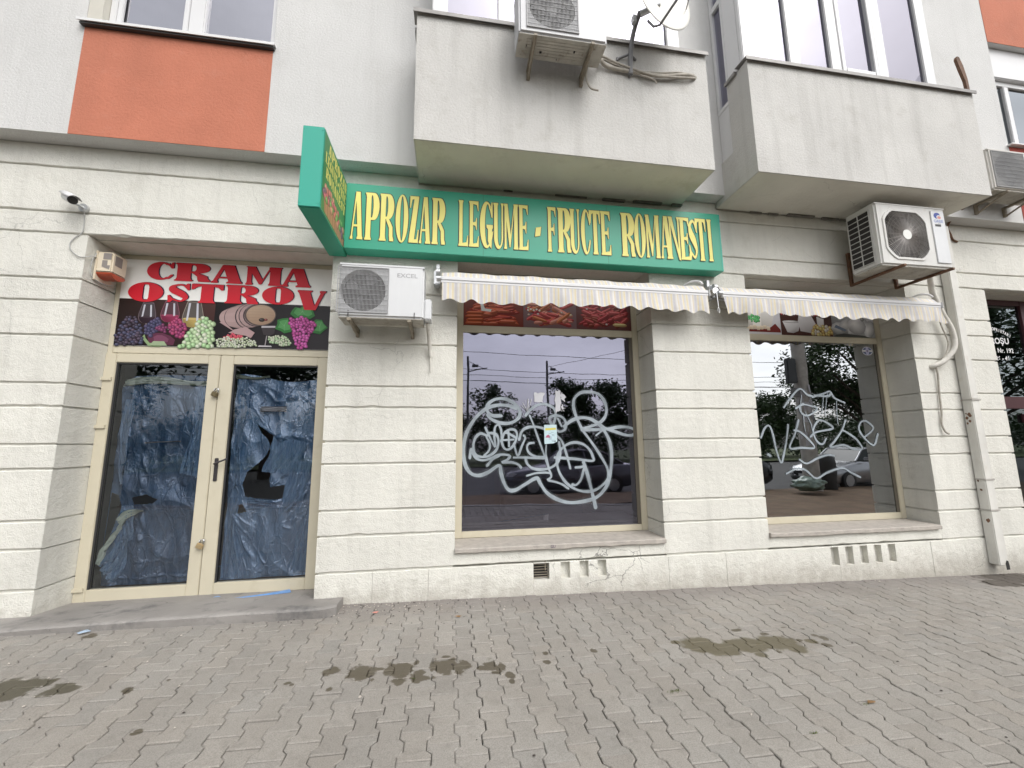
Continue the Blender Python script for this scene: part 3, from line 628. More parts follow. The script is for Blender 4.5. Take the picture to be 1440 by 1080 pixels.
# ---------------------------------------------------------------- shop windows, doors
GL1 = glass_mat("shop_glass_filmed", .205, (.80, .80, 1.0), (.42, .42, .45))
GL2 = glass_mat("shop_glass_clear", .50, (.88, .91, .95), (.35, .34, .32))
GLD = glass_mat("door_glass", .09, (.9, .95, 1.0), (.80, .82, .85))
GLR = glass_mat("entrance_glass", .20, (.8, .9, .95), (.25, .28, .30))
def shop_window(x0, x1, glass, gl, gr, zb, zm0, zm1, ztop):
    f = MB(); y = REC
    f.box(x0+.001, gl, y, y+.07, .511, ztop, .006); f.box(gr, x1-.001, y, y+.07, .511, ztop, .006)
    f.box(gl+.0005, gr-.0005, y+.002, y+.068, .511, zb, .006); f.box(gl+.0005, gr-.0005, y+.002, y+.068, zm0, zm1, .006)
    f.box(gl+.0005, gr-.0005, y+.002, y+.068, ztop-.06, ztop, .004)
    o = f.build("shop_window", FRAME, B)
    bd = MB(); d = .012
    bd.box(gr-.045, gr-.0005, y+.012, y+.03, zb, zm0); bd.build("glazing_bead", mat("dark_bead", (.12, .105, .08), .5), o)
    g = MB(); g.poly([(gl-.01, y+.02, zb-.01), (gr+.01, y+.02, zb-.01), (gr+.01, y+.02, zm0+.01), (gl-.01, y+.02, zm0+.01)]); g.build("pane", glass, o)
    return o
SW1 = shop_window(XM, X3L, GL1, .150, 2.225, .58, 2.80, 2.885, 3.53)
SW2 = shop_window(X3R, X4L, GL2, 3.655, 5.800, .59, 2.822, 2.905, 3.53)
def ribbon(mb, pts, w, y, k=0):
    """one sprayed stroke: a flat band with round ends following the smoothed line"""
    p = catmull([(a, 0, b) for a, b in pts], 7); n = len(p); l_, r_ = [], []
    for i, q in enumerate(p):
        d = (p[min(i+1, n-1)]-p[max(i-1, 0)]); d.y = 0; d = d.normalized() if d.length > 1e-7 else Vector((1, 0, 0))
        nn = Vector((-d.z, 0, d.x)); ww = w*.5*(1+.12*math.sin(i*.35+k))
        yy = y-1e-6*i
        l_.append((q.x+nn.x*ww, yy, q.z+nn.z*ww)); r_.append((q.x-nn.x*ww, yy, q.z-nn.z*ww))
    mb.add(l_+r_, [(i, i+1, n+i+1, n+i) for i in range(n-1)])
    for q, s_ in ((p[0], 0), (p[-1], 1)): mb.add([(q.x+math.cos(t*math.pi/6)*w*.5, y-4e-4*(.2+.1*s_), q.z+math.sin(t*math.pi/6)*w*.5) for t in range(12)], [tuple(range(12))])
def mist_mat():
    m, t, n, l = new_mat("spray_mist"); p = n["Principled BSDF"]; p.inputs['Base Color'].default_value = (.33, .385, .42, 1); p.inputs['Roughness'].default_value = .8
    g = n.new("ShaderNodeNewGeometry").outputs['Position']
    l(ramp(n, l, noise(n, l, g, 420, 2, .6), .50, .66, 0, .5), p.inputs['Alpha']); return m
MIST = mist_mat()
for sw, data in ((SW1, GRAFF1), (SW2, GRAFF2)):
    g = MB(); h = MB()
    for k, (w_, pts) in enumerate(data):
        ribbon(g, pts, w_*.78, REC+.0145-.00025*k, k); ribbon(h, pts, w_*1.45, REC+.0190-.00008*k, k)
    g.build("graffiti", SPRAY, sw); h.build("graffiti_overspray", MIST, sw)

# the rooms behind the glass
def room(x0, x1, y0, y1, z0, z1, name):
    r_ = MB(); a = [(x0, y0, z0), (x1, y0, z0), (x1, y1, z0), (x0, y1, z0), (x0, y0, z1), (x1, y0, z1), (x1, y1, z1), (x0, y1, z1)]
    r_.add(a, [(3, 2, 6, 7), (0, 3, 7, 4), (1, 5, 6, 2), (4, 7, 6, 5)]); o = r_.build(name, ROOM, B)
    f = MB(); f.poly([a[0], a[1], a[2], a[3]]); f.build("room_floor", ROOMF, o); return o
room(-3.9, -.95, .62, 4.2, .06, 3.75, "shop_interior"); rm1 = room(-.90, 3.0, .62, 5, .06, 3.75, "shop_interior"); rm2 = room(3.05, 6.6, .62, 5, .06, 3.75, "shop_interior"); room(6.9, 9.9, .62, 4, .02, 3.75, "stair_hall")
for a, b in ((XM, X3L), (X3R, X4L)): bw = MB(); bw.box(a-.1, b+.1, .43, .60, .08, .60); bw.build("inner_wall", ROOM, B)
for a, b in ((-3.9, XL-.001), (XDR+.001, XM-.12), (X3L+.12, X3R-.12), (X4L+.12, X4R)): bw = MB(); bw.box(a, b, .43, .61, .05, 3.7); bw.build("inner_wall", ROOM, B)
sh = MB(); sh.box(.15, 2.25, .44, .95, .602, .625); sh.build("window_board", mat("pale_board", (.30, .28, .25), .5), rm1)
sh = MB(); sh.box(.9, 2.2, 2.4, 3.0, .06, .9, .01); sh.box(.3, .8, 3.0, 3.5, .06, 1.6, .01); sh.build("shop_counter", mat("grey_counter", (.12, .125, .13), .5), rm1)
sh = MB(); sh.box(3.6, 5.84, .44, 1.35, .602, .622); sh.build("window_board", mat("brown_board", (.20, .105, .055), .5, var=.25, vs=6), rm2)
sh = MB(); sh.box(4.2, 5.7, 3.2, 3.8, .06, 1.0, .01); sh.build("shop_counter", mat("grey_counter", (.12, .125, .13), .5), rm2)

# double door
DY = .385
df = MB()
df.box(XL+.001, -3.392, DY, DY+.07, .075, 3.53, .005); df.box(-1.318, XDR-.001, DY, DY+.07, .075, 3.53, .005)
df.box(-3.3915, -1.3185, DY+.002, DY+.07, 2.47, 2.548, .005); df.box(-3.3915, -1.3185, DY+.002, DY+.07, 3.478, 3.53, .004)
dfo = df.build("door_frame", FRAME, B)
def leaf(x0, x1, gl, gr, hinges, handle):
    f = MB(); y = DY-.012; zb, zt = .085, 2.465
    f.box(x0, gl, y, y+.06, zb, zt, .005); f.box(gr, x1, y, y+.06, zb, zt, .005)
    f.box(gl+.0005, gr-.0005, y+.001, y+.059, zb, .195, .005); f.box(gl+.0005, gr-.0005, y+.001, y+.059, 2.372, zt, .005)
    o = f.build("door_leaf", FRAME, B)
    g = MB(); g.poly([(gl-.01, y+.03, .185), (gr+.01, y+.03, .185), (gr+.01, y+.03, 2.38), (gl-.01, y+.03, 2.38)]); g.build("pane", GLD, o)
    bd = MB(); bd.box(gl+.0005, gl+.016, y+.012, y+.028, .197, 2.37); bd.box(gl+.017, gr-.0005, y+.012, y+.028, 2.356, 2.37); bd.build("glazing_bead", DARK, o)
    for hx, hz, hd in hinges:
        h = MB(); h.box(hx-.055, hx+.055, y-.018, y-.0005, hz-.018, hz+.018, .004); h.cyl((hx+hd*.06, y-.02, hz-.045), (hx+hd*.06, y-.02, hz+.03), .013, 10); h.build("hinge", FRAME if hz > .3 or hd < 0 else DARK, o)
    if handle:
        h = MB(); x = -2.325; h.box(x-.018, x+.018, y-.010, y-.0005, 1.17, 1.40, .004); h.tube([(x, y-.008, 1.345), (x, y-.05, 1.345), (x+.02, y-.056, 1.352), (x+.115, y-.056, 1.392)], .009, 8); h.cyl((x, y-.014, 1.23), (x, y-.008, 1.23), .009, 10); h.build("door_handle", mat("dark_nickel", (.13, .12, .13), .3, metal=.8), o)
    return o
leaf(-3.4435, -2.383, -3.340, -2.493, [(-3.41, .20, -1), (-3.41, 1.72, -1), (-3.41, 2.20, -1)], False)
leaf(-2.377, -1.225, -2.252, -1.415, [(-1.27, .33, 1), (-1.27, 1.72, 1), (-1.27, 2.18, 1)], True)

# right-hand entrance in wine-red frames
rf = MB(); y = .30
for a, b in ((7.192, 7.30), (8.30, 8.46), (9.5, 9.599)): rf.box(a, b, y, y+.07, .0, 3.53, .006)
for a, b in ((7.3005, 8.2995), (8.4605, 9.4995)):
    rf.box(a, b, y+.002, y+.068, 3.455, 3.53, .004); rf.box(a, b, y+.002, y+.068, 1.935, 2.105, .005); rf.box(a, b, y+.002, y+.068, .0, .25, .005)
ro = rf.build("entrance_frame", DARKFR, B)
g = MB(); g.poly([(7.29, y+.03, .24), (9.51, y+.03, .24), (9.51, y+.03, 3.46), (7.29, y+.03, 3.46)]); g.build("pane", GLR, ro)
lk = MB(); lk.box(7.98, 8.10, y-.01, y+.028, 1.74, 1.86, .008); lk.build("lock_box", DARKFR, ro)
def text(body, x, y, z, size, m, name, parent, ax=None, bold=0., align='CENTER', xs=1., rot=None):
    cu = bpy.data.curves.new("t", 'FONT'); cu.body = body; cu.size = size; cu.align_x = align; cu.align_y = 'CENTER'; cu.offset = bold; cu.extrude = 0.0
    t = bpy.data.objects.new("t", cu); COL.objects.link(t)
    bpy.context.view_layer.update(); dg = bpy.context.evaluated_depsgraph_get(); me = bpy.data.meshes.new_from_object(t.evaluated_get(dg))
    bpy.data.objects.remove(t); me.name = name
    M_ = Matrix.Translation((x, y, z)) @ (rot or Matrix.Rotation(R(90), 4, 'X')) @ Matrix.Diagonal((xs, 1, 1, 1))
    o0 = Vector(WLOC.get(parent.name, (0, 0, 0))); me.transform(Matrix.Translation(-o0) @ M_); me.materials.clear(); me.materials.append(m)
    o = bpy.data.objects.new(name, me); COL.objects.link(o); o.parent = parent; WLOC[o.name] = tuple(o0); return o
WTXT = mat("white_glass_lettering", (.7, .7, .7), .6)
yy = .328
for i, ch in enumerate("PROPRIETARI"):
    text(ch, 7.70+.0365*i, yy, 3.10-.00105*i*i, .060, WTXT, "glass_lettering", ro, bold=.003, xs=.85, rot=Matrix.Rotation(R(90), 4, 'X') @ Matrix.Rotation(-.05*i, 4, 'Z'))
text("ROȘU", 7.862, yy, 2.915, .120, WTXT, "glass_lettering", ro, bold=.003)
text("C. Nr. 192", 7.88, yy, 2.775, .092, WTXT, "glass_lettering", ro, bold=.002)
text("26 - 46", 7.86, yy, 2.66, .088, WTXT, "glass_lettering", ro, bold=.002)

# ------------------------------------------------------------------ lettering built from shapes (slab serif)
def arc(cx, cy, rx, ry, a0, a1, n=14): return [(cx+rx*math.cos(R(a0+(a1-a0)*i/n)), cy+ry*math.sin(R(a0+(a1-a0)*i/n))) for i in range(n+1)]
def ringq(o, i_): return [[o[k], o[k+1], i_[k+1], i_[k]] for k in range(len(o)-1)]
def slab(ch, s, t, e, fat=False):
    """glyph in the unit box as convex-ish pieces. s stem width, t thin stroke height, e serif overhang"""
    P = []
    def rect(a, b, c, d): P.append([(a, c), (b, c), (b, d), (a, d)])
    def stem(a, b, z0=0., z1=1., top=True, bot=True):
        l_, r_ = [], []
        if bot: l_ += [(a-e, z0), (a-e, z0+t*.55), (a-e*.35, z0+t*.75), (a, z0+t*1.7)]; r_ += [(b+e, z0), (b+e, z0+t*.55), (b+e*.35, z0+t*.75), (b, z0+t*1.7)]
        else: l_ += [(a, z0)]; r_ += [(b, z0)]
        if top: l_ += [(a, z1-t*1.7), (a-e*.35, z1-t*.75), (a-e, z1-t*.55), (a-e, z1)]; r_ += [(b, z1-t*1.7), (b+e*.35, z1-t*.75), (b+e, z1-t*.55), (b+e, z1)]
        else: l_ += [(a, z1)]; r_ += [(b, z1)]
        P.append(r_+l_[::-1])
    def arm(x0, x1, z, up, d=.16, th=None):
        th = th or t; sg = 1 if up else -1
        P.append([(x0, z), (x1, z), (x1, z+sg*d), (x1-.06, z+sg*d*.95), (x1-.18, z+sg*th*1.3), (x0, z+sg*th)][::sg])
    if ch == 'I': stem(.5-s/2, .5+s/2)
    elif ch == 'L': stem(e, e+s); arm(e+s, 1, 0, True, .24)
    elif ch in 'EF':
        stem(e, e+s); arm(e+s, .97, 1, False, .22)
        P.append([(e+s, .5-t*.45), (.66, .5-t*.7), (.74, .5-.13), (.80, .5-.13), (.80, .5+.13), (.74, .5+.13), (.66, .5+t*.7), (e+s, .5+t*.45)])
        if ch == 'E': arm(e+s, 1, 0, True, .24)
    elif ch in 'PR':
        stem(e, e+s); zm = .42 if ch == 'P' else .46; zc = (1+zm)/2; x0 = e+s
        o = [(x0, 1)]+arc(.62 if not fat else .66, zc, .38-.00 if not fat else .32, (1-zm)/2, 90, -90)+[(x0, zm)]
        th = t*.8
        i_ = [(x0, 1-th)]+arc(x0+.06, zc, .10 if not fat else .085, (1-zm)/2-th, 90, -90)+[(x0, zm+th)]
        P += ringq(o, i_)
        if ch == 'R':
            li = max(x0+e+.07, 1-s*.92)
            P.append([(x0+.02, zm+th*.4), (.62, zm+.02), (.80, zm-.08), (.92, .30), (.94, t*1.5), (1.0, t*.7), (1.0, 0), (li+.04, 0), (li, .12), (li-.01, .28), (x0+.06, zm-.03)])
    elif ch == 'O':
        if fat:
            o = arc(.5, .5, .5, .5, 0, 360, 40); w_ = .085
            i_ = []
            for k in range(41):
                a = 2*math.pi*k/40; c, d = math.cos(a), math.sin(a); m_ = max(abs(c)/w_, abs(d)/.39); i_.append((.5+c/m_, .5+d/m_))
        else: o = arc(.5, .5, .5, .515, 0, 360, 36); i_ = arc(.5, .5, .5-s*1.02, .515-t*.55, 0, 360, 36)
        P += ringq(o, i_)
    elif ch in 'CG':
        if fat: o = arc(.5, .5, .5, .5, 48, 318, 30); i_ = arc(.60, .5, .17, .40, 58, 305, 30)
        else: o = arc(.52, .5, .52, .515, 50, 318 if ch == 'C' else 345, 30); i_ = arc(.60, .5, .60-s*1.12, .455, 52, 312 if ch == 'C' else 335, 30)
        P += ringq(o, i_)
        P.append([(.80, .96), (.84, .84), (.90, 1.0), (.98, 1.0), (.98, .66), (.90, .66), (.80, .80), (.70, .88)])
        if ch == 'C': P.append([(.70, .10), (.82, .06), (.98, .26), (.96, .33), (.88, .31), (.78, .18)])
        else: P.append([(.52, .50), (.52, .44), (.62, .40), (.62, .14), (.78, .03), (.88, -.02), (.90, .06), (.94, .40), (1., .44), (1., .50)])
    elif ch == 'S':
        c = catmull([(.86, .76, 0), (.60, .93, 0), (.26, .84, 0), (.28, .64, 0), (.62, .44, 0), (.78, .24, 0), (.56, .07, 0), (.12, .22, 0)], 6); n = len(c)
        l_, r_ = [], []
        for k, q in enumerate(c):
            d = (c[min(k+1, n-1)]-c[max(k-1, 0)]); d.z = 0; d.normalize(); u = k/(n-1)
            wv = (.055+.5*s*math.exp(-((u-.5)/.20)**2)); l_.append((q.x-d.y*wv, q.y+d.x*wv*.55)); r_.append((q.x+d.y*wv, q.y-d.x*wv*.55))
        P += ringq(l_, r_); P.append([(.80, 1.0), (.92, 1.0), (.95, .66), (.86, .66), (.72, .82)]); P.append([(.06, 0), (.16, 0), (.30, .14), (.12, .36), (.03, .36)])
    elif ch == 'U':
        stem(e, e+s, .25, 1, bot=False); ts = s*.42; stem(1-e-ts, 1-e, .25, 1, bot=False)
        P += ringq(arc((e+1-e)/2, .255, (1-2*e)/2, .27, 180, 360), arc((e+s+1-e-ts)/2, .255, (1-e-ts-e-s)/2, .20, 180, 360))
    elif ch == 'M':
        eo = e; e = e*.55; ts = .13; ws = .25 if not fat else .30
        stem(e, e+ts, top=False); stem(1-e-ws, 1-e)
        P.append([(0, 1), (e+.22, 1), (.47, .30), (.44, .04), (.38, .04), (e+.02, .93), (0, .95)])
        P.append([(.44, .04), (.465, .30), (1-e-ws, 1), (1-e-ws, .84)]); e = eo
    elif ch == 'N':
        ts = s*.40; stem(e, e+ts); stem(1-e-ts, 1-e, 0, 1, bot=False)
        P.append([(0, 1), (s*.95, 1), (1-e, .0), (1-e, -.03), (1-e-ts*1.1, 0), (e*.8, 1)])
    elif ch in 'AV':
        th = s*.45; A = []
        A.append([(.5-s*.42, 1), (.5+s*.58, 1), (1-e*.7, t*.8), (1-e*.7-s*1.02, t*.8)])
        A.append([(.5-s*.42, 1), (.5-s*.42+th*.55, .92), (e*.9+th*.75, t*.8), (e*.9, t*.8)])
        A.append([(0, 0), (e*1.7+th*.7, 0), (e*1.7+th*.7, t*.55), (e*.9+th*.9, t), (e*.9-.01, t), (0, t*.55)])
        A.append([(1-e*1.3-s*1.1, 0), (1, 0), (1, t*.55), (1-e*.6, t), (1-e*.8-s, t), (1-e*1.3-s*1.1, t*.55)])
        if ch == 'A': A.append([(.24, .26), (.66, .26), (.66, .26+t*.7), (.26, .26+t*.7)])
        else: A = [[(1-a, 1-b) for a, b in q] for q in A]
        P += A
    elif ch == 'Z':
        P.append([(.10, 1), (.98, 1), (.98, .96), (.52, .0), (.02, .0), (.02, .05), (.50, 1-t)]); P.append([(.08, 1), (.50, 1), (.50, 1-t), (.30, 1-t*1.2), (.16, .74), (.08, .74)]); P.append([(.40, 0), (.94, 0), (1, .28), (.92, .28), (.78, t*1.2), (.40, t)])
    elif ch == 'T':
        stem(.5-s/2, .5+s/2, 0, 1, top=False)
        for sg in (1, -1):
            q = [(.5+sg*s/2, 1), (.5+sg*.5, 1), (.5+sg*.5, .70), (.5+sg*.43, .70), (.5+sg*.33, 1-t*1.4), (.5+sg*s/2, 1-t)]
            P.append(q)
    return P
def letters(mb, lst, y, s, t, e, fat=False, dx=0., dz=0., grow=0., col=None, yaxis=None):
    k = 0
    for ch, x0, x1, z0, z1 in lst:
        q_ = .018*(x1-x0); x0 += q_-grow; x1 += grow-q_; z0 -= grow; z1 += grow
        for q in slab(ch, s, t, e, fat):
            pts = [(x0+(x1-x0)*a+dx, z0+(z1-z0)*b+dz) for a, b in q]
            yy = y-1.2e-5*k; k += 1
            mb.poly([(a, yy, b) for a, b in pts] if yaxis is None else [yaxis(a, b, yy) for a, b in pts], col)

# ---- fascia sign and projecting blade
FS = thing("shop_sign", "long green fascia box sign with yellow lettering APROZAR LEGUME - FRUCTE ROMANESTI below the balcony", "sign", (1.0, -.09, 3.48))
c = MB(); c.box(-1.074, 3.132, -.172, .0-.0045, 3.482, 4.200, .006); c.build("sign_box", GREEN, FS)
for x in (.335, 1.735): c = MB(); c.box(x-.0012, x+.0012, -.1724, -.1718, 3.486, 4.196); c.build("sheet_seam", DARKINK, FS)
for i in range(15):
    for z in (3.497, 4.186): c = MB(); c.cyl((-1.04+i*.293, -.1745, z), (-1.04+i*.293, -.1719, z), .0045, 8); c.build("rivet", GREENE, FS)
e_ = MB(); e_.box(3.1325, 3.150, -.168, -.008, 3.486, 4.196); e_.build("end_cap", GREENE, FS)
for dx, dz, yy in ((-.0085, -.0075, -.1730), (.0065, .0045, -.1736)):
    d = MB(); letters(d, FASCIA, yy, .345, .065, .062, dx=dx, dz=dz, grow=.002)
    d.poly([(a+dx, yy-.0005, b+dz) for a, b in DASH]); d.build("letter_outline", DARKINK, FS)
d = MB(); letters(d, FASCIA, -.1745, .345, .065, .062); d.poly([(a, -.176, b) for a, b in DASH]); d.build("lettering", YELLOW, FS)
BS = thing("projecting_sign", "green blade sign with a vegetable basket, sticking out at the left of the long sign", "sign", (-1.16, -.45, 3.46))
c = MB(); c.box(-1.252, -1.078, -.902, -.006, 3.464, 4.206, .005); c.build("sign_box", GREEN, BS)
c = MB(); c.box(-1.250, -1.080, -.914, -.9025, 3.468, 4.202, .003)
for x in (-1.238, -1.092):
    for z in (3.50, 4.17): c.cyl((x, -.918, z), (x, -.913, z), .005, 8)
c.build("end_panel", GREENE, BS)
lit = MB(); xf = -1.0770
fl = lambda a, b, yy: (xf-yy, a, b)      # local (a = depth along the blade, b = height)
lit.poly([(xf, -.885, 3.482), (xf, -.02, 3.482), (xf, -.02, 4.188), (xf, -.885, 4.188)]); lit.build("face_sheet", mat("green_face_sheet", (.06, .24, .085), .45, var=.06), BS)
d = MB()
def row(txt, y0, y1, z0, z1):
    n = len(txt); w_ = (y1-y0)/n
    letters(d, [(ch, y0+w_*i+.004, y0+w_*(i+1)-.004, z0, z1) for i, ch in enumerate(txt) if ch not in ' -'], -.0008, .40, .10, .09, yaxis=fl)
    for i, ch in enumerate(txt):
        if ch == '-': d.poly([fl(y0+w_*i+.01, (z0+z1)/2-.015, -.0008), fl(y0+w_*(i+1)-.01, (z0+z1)/2-.015, -.0008), fl(y0+w_*(i+1)-.01, (z0+z1)/2+.012, -.0008), fl(y0+w_*i+.01, (z0+z1)/2+.012, -.0008)])
row("APROZAR", -.78, -.14, 4.06, 4.165); row("LEGUME-FRUCTE", -.85, -.05, 3.935, 4.035); row("ROMANESTI", -.82, -.10, 3.81, 3.91)
d.build("lettering", YELLOW, BS)

class Ink:
    """flat printed artwork: every shape is a hair in front of the one before"""
    def __init__(s, y, step=1.1e-5, ax=None): s.mb = MB(); s.y = y; s.k = 0; s.gain = 1.; s.step = step; s.ax = ax
    def pt(s, a, b): yy = s.y-s.k*s.step; return (a, yy, b) if s.ax is None else s.ax(a, b, yy)
    def poly(s, pts, col): s.mb.add([s.pt(a, b) for a, b in pts], [tuple(range(len(pts)))], [col]*len(pts)); s.k += 1
    def grad(s, pts, cols): s.mb.add([s.pt(a, b) for a, b in pts], [tuple(range(len(pts)))], list(cols)); s.k += 1
    def ball(s, x, z, rx, rz, col, hi=None, an=0., n=10, hl=True):
        ca, sa = math.cos(an), math.sin(an); hi = hi or tuple(min(1, q*2.2+.05) for q in col)
        f = lambda u, v: (x+u*rx*ca-v*rz*sa, z+u*rx*sa+v*rz*ca)
        lo = tuple(q*.45 for q in col)
        ring = [f(math.cos(2*math.pi*i/n), math.sin(2*math.pi*i/n)) for i in range(n)]
        s.mb.add([s.pt(*f(-.25, .3))]+[s.pt(*q) for q in ring], [(0, 1+i, 1+(i+1) % n) for i in range(n)], [hi]+[lo if math.sin(2*math.pi*i/n-.5) < .3 else col for i in range(n)]); s.k += 1
        if hl:
            h = tuple(min(1, q*.4+.5) for q in hi); s.poly([f(-.35+.16*math.cos(a), .38+.13*math.sin(a)) for a in (0, 1.57, 3.14, 4.71)], tuple(.5*(u_+v_) for u_, v_ in zip(h, hi)))
    def build(s, name, parent):
        s.mb.c = [tuple(min(.85, q*s.gain) for q in c) if c else c for c in s.mb.c]; return s.mb.build(name, PRINT, parent)
def inside(p, x, z):
    r = False; j = len(p)-1
    for i in range(len(p)):
        if (p[i][1] > z) != (p[j][1] > z) and x < (p[j][0]-p[i][0])*(z-p[i][1])/(p[j][1]-p[i][1])+p[i][0]: r = not r
        j = i
    return r
def scatter(ink, region, r, cols, n, asp=1.0, jig=.4):
    xs = [q[0] for q in region]; zs = [q[1] for q in region]; k = 0; pts = []
    for _ in range(n*30):
        if len(pts) >= n: break
        x = random.uniform(min(xs), max(xs)); z = random.uniform(min(zs), max(zs))
        if inside(region, x, z) and all((x-a)**2+(z-b)**2 > (r*1.15)**2 for a, b in pts): pts.append((x, z))
    for x, z in sorted(pts, key=lambda q: -q[1]):
        rr = r*random.uniform(.85, 1.15); ink.ball(x, z, rr, rr*asp, random.choice(cols), an=random.uniform(-jig, jig))

# basket picture on the blade
bi = Ink(0, 1.2e-5, ax=lambda a, b, yy: (xf+.0006-yy, a, b))
bi.poly([(-.84, 3.64), (-.12, 3.56), (-.12, 3.50), (-.22, 3.49), (-.80, 3.50)], (.42, .20, .12))
for i in range(9): bi.poly([(-.82+.08*i, 3.62-.008*i), (-.80+.08*i, 3.62-.008*i), (-.77+.075*i, 3.50), (-.79+.075*i, 3.50)], (.30, .12, .07))
reg = [(-.85, 3.63), (-.80, 3.76), (-.5, 3.73), (-.15, 3.66), (-.10, 3.56)]
scatter(bi, reg, .036, [(.45, .08, .09), (.35, .05, .10), (.55, .48, .40), (.10, .25, .06), (.50, .16, .12), (.12, .04, .10)], 42)
bi.build("basket_picture", BS)

# ---- wine sign above the door
WS = thing("wine_shop_sign", "wide sign CRAMA OSTROV with wine glasses, barrel and grapes, above the double door", "sign", (-2.35, .38, 2.55))
c = MB(); c.box(-3.3915, -1.319, .379, .3845, 2.5485, 3.4775); c.build("backing_panel", mat("white_vinyl", (.86, .85, .82), .4, var=.04), WS)
ik = Ink(.3785); ik.gain = .74
xs0, xs1 = -3.390, -1.3205
zsp = lambda x: P_split[0][1]+(x-P_split[0][0])*(P_right[1][1]-P_split[0][1])/(P_right[1][0]-P_split[0][0])
zb0 = 2.550
xm = P_split[1][0]
ik.grad([(xs0, zsp(xs0)), (xm, zsp(xm)), (xm, zb0), (xs0, zb0)], [(.028, .014, .012), (.09, .035, .03), (.03, .012, .012), (.010, .006, .008)])
ik.grad([(xm, zsp(xm)), (xs1, zsp(xs1)), (xs1, zb0), (xm, zb0)], [(.010, .006, .007), (.035, .03, .035), (.045, .04, .045), (.008, .006, .007)])
# glasses
for q, wine, out_ in ((P_glass0, (.02, .008, .015), (.22, .16, .19)), (P_glass1, (.20, .02, .06), (.34, .12, .17)), (P_glass2, (.36, .27, .09), (.42, .35, .30))):
    cx = sum(a for a, b in q)/len(q); lo = min(b for a, b in q)-.015; hi = max(b for a, b in q)+.012; wd = (max(a for a, b in q)-min(a for a, b in q))/2*1.02
    prof = [(.62, 1), (.80, .75), (.97, .48), (1.0, .32), (.86, .14), (.5, .03), (.12, 0)]
    bowl = lambda k: [(cx+wd*k*a, lo+(hi-lo)*(b*k+(1-k)*.5)) for a, b in prof]+[(cx-wd*k*a, lo+(hi-lo)*(b*k+(1-k)*.5)) for a, b in prof[::-1]]
    ik.poly(bowl(1), out_); ik.poly(bowl(.95), tuple(.25*c+.02 for c in out_))
    lv_ = [(cx+wd*.93*a, lo+(hi-lo)*b) for a, b in prof[3:]]+[(cx-wd*.93*a, lo+(hi-lo)*b) for a, b in prof[3:][::-1]]; ik.grad(lv_, [wine if i % 8 > 1 else tuple(c*1.8 for c in wine) for i in range(len(lv_))])
    ik.poly([(cx+wd*.93*math.cos(R(t)), lo+(hi-lo)*.33+.012*math.sin(R(t))) for t in range(0, 360, 24)], tuple(c*1.7+.03 for c in wine))
    for s0, s1, a0, a1 in ((-.50, -.30, -.62, -.44), (.22, .40, .34, .54)): ik.poly([(cx+wd*s0, hi-.02), (cx+wd*s1, hi-.02), (cx+wd*a1, lo+.075), (cx+wd*a0, lo+.07)], (.66, .66, .74))
    ik.poly([(cx+wd*.62*math.cos(R(t)), hi+.010*math.sin(R(t))) for t in range(0, 360, 24)], tuple(c*1.1 for c in out_)); ik.poly([(cx+wd*.56*math.cos(R(t)), hi+.006*math.sin(R(t))) for t in range(0, 360, 24)], (.05, .035, .04))
    ik.poly([(cx-.006, lo), (cx+.006, lo), (cx+.006, lo-.08), (cx-.006, lo-.08)], (.28, .24, .25))
ik.poly(P_leafp, (.13, .035, .07)); ik.poly(P_leafg, (.30, .42, .22))
scatter(ik, P_g2, .021, [(.03, .03, .08), (.05, .04, .10)], 40); scatter(ik, P_g3, .019, [(.14, .02, .08)], 16); scatter(ik, P_g4, .021, [(.20, .02, .09), (.28, .03, .10)], 34)
scatter(ik, P_g5, .026, [(.34, .50, .26), (.44, .60, .36), (.28, .44, .22)], 75); scatter(ik, P_g1, .021, [(.035, .035, .075), (.05, .05, .10), (.06, .04, .07), (.03, .02, .04)], 95, asp=.8)
for pts in (P_leafp,):
    ik.poly([(a*.55+.45*(-2.96), b*.6+.4*2.63) for a, b in pts], (.22, .07, .13))
    ik.poly([(-3.03, 2.60), (-2.93, 2.60), (-2.90, 2.555), (-3.06, 2.555)], (.38, .48, .30))
# barrel
hx = (min(a for a, b in P_head)+max(a for a, b in P_head))/2; hz = (min(b for a, b in P_head)+max(b for a, b in P_head))/2; hrx = (max(a for a, b in P_head)-min(a for a, b in P_head))/2; hry = (max(b for a, b in P_head)-min(b for a, b in P_head))/2
bl_ = lambda u: (hx-.02-.30*u, hz-.004-.034*u, hrx*(1-.40*u), hry*(1+.24*math.sin(u*2.6)-.40*u*u))
left = lambda u, k=1.: [(bl_(u)[0]-bl_(u)[2]*.92*k*math.sin(R(t)), bl_(u)[1]+bl_(u)[3]*k*math.cos(R(t))) for t in range(0, 181, 15)]
us = [i/12 for i in range(13)]
ik.poly([(bl_(u)[0], bl_(u)[1]+bl_(u)[3]) for u in us]+left(1.)+[(bl_(u)[0], bl_(u)[1]-bl_(u)[3]) for u in us[::-1]]+[(hx+.02, hz-hry), (hx+.02, hz+hry)], (.44, .30, .29))
for i in range(12):
    u0, u1 = us[i], us[i+1]; A_, B_ = left(u0), left(u1)
    for k in range(12): sh_ = .62+.5*math.sin(math.pi*(1-k/12.)*.9)+.06*(k % 2); ik.poly([A_[k], A_[k+1], B_[k+1], B_[k]], (.44*sh_, .31*sh_, .30*sh_))
for u, w_ in ((.01, .05), (.20, .035), (.33, .05), (.78, .025)):
    A_, B_ = left(u), left(u+w_)
    for k in range(12): sh_ = 1+1.8*(2 <= k <= 3); ik.poly([A_[k], A_[k+1], B_[k+1], B_[k]], (.075*sh_, .055*sh_, .06*sh_))
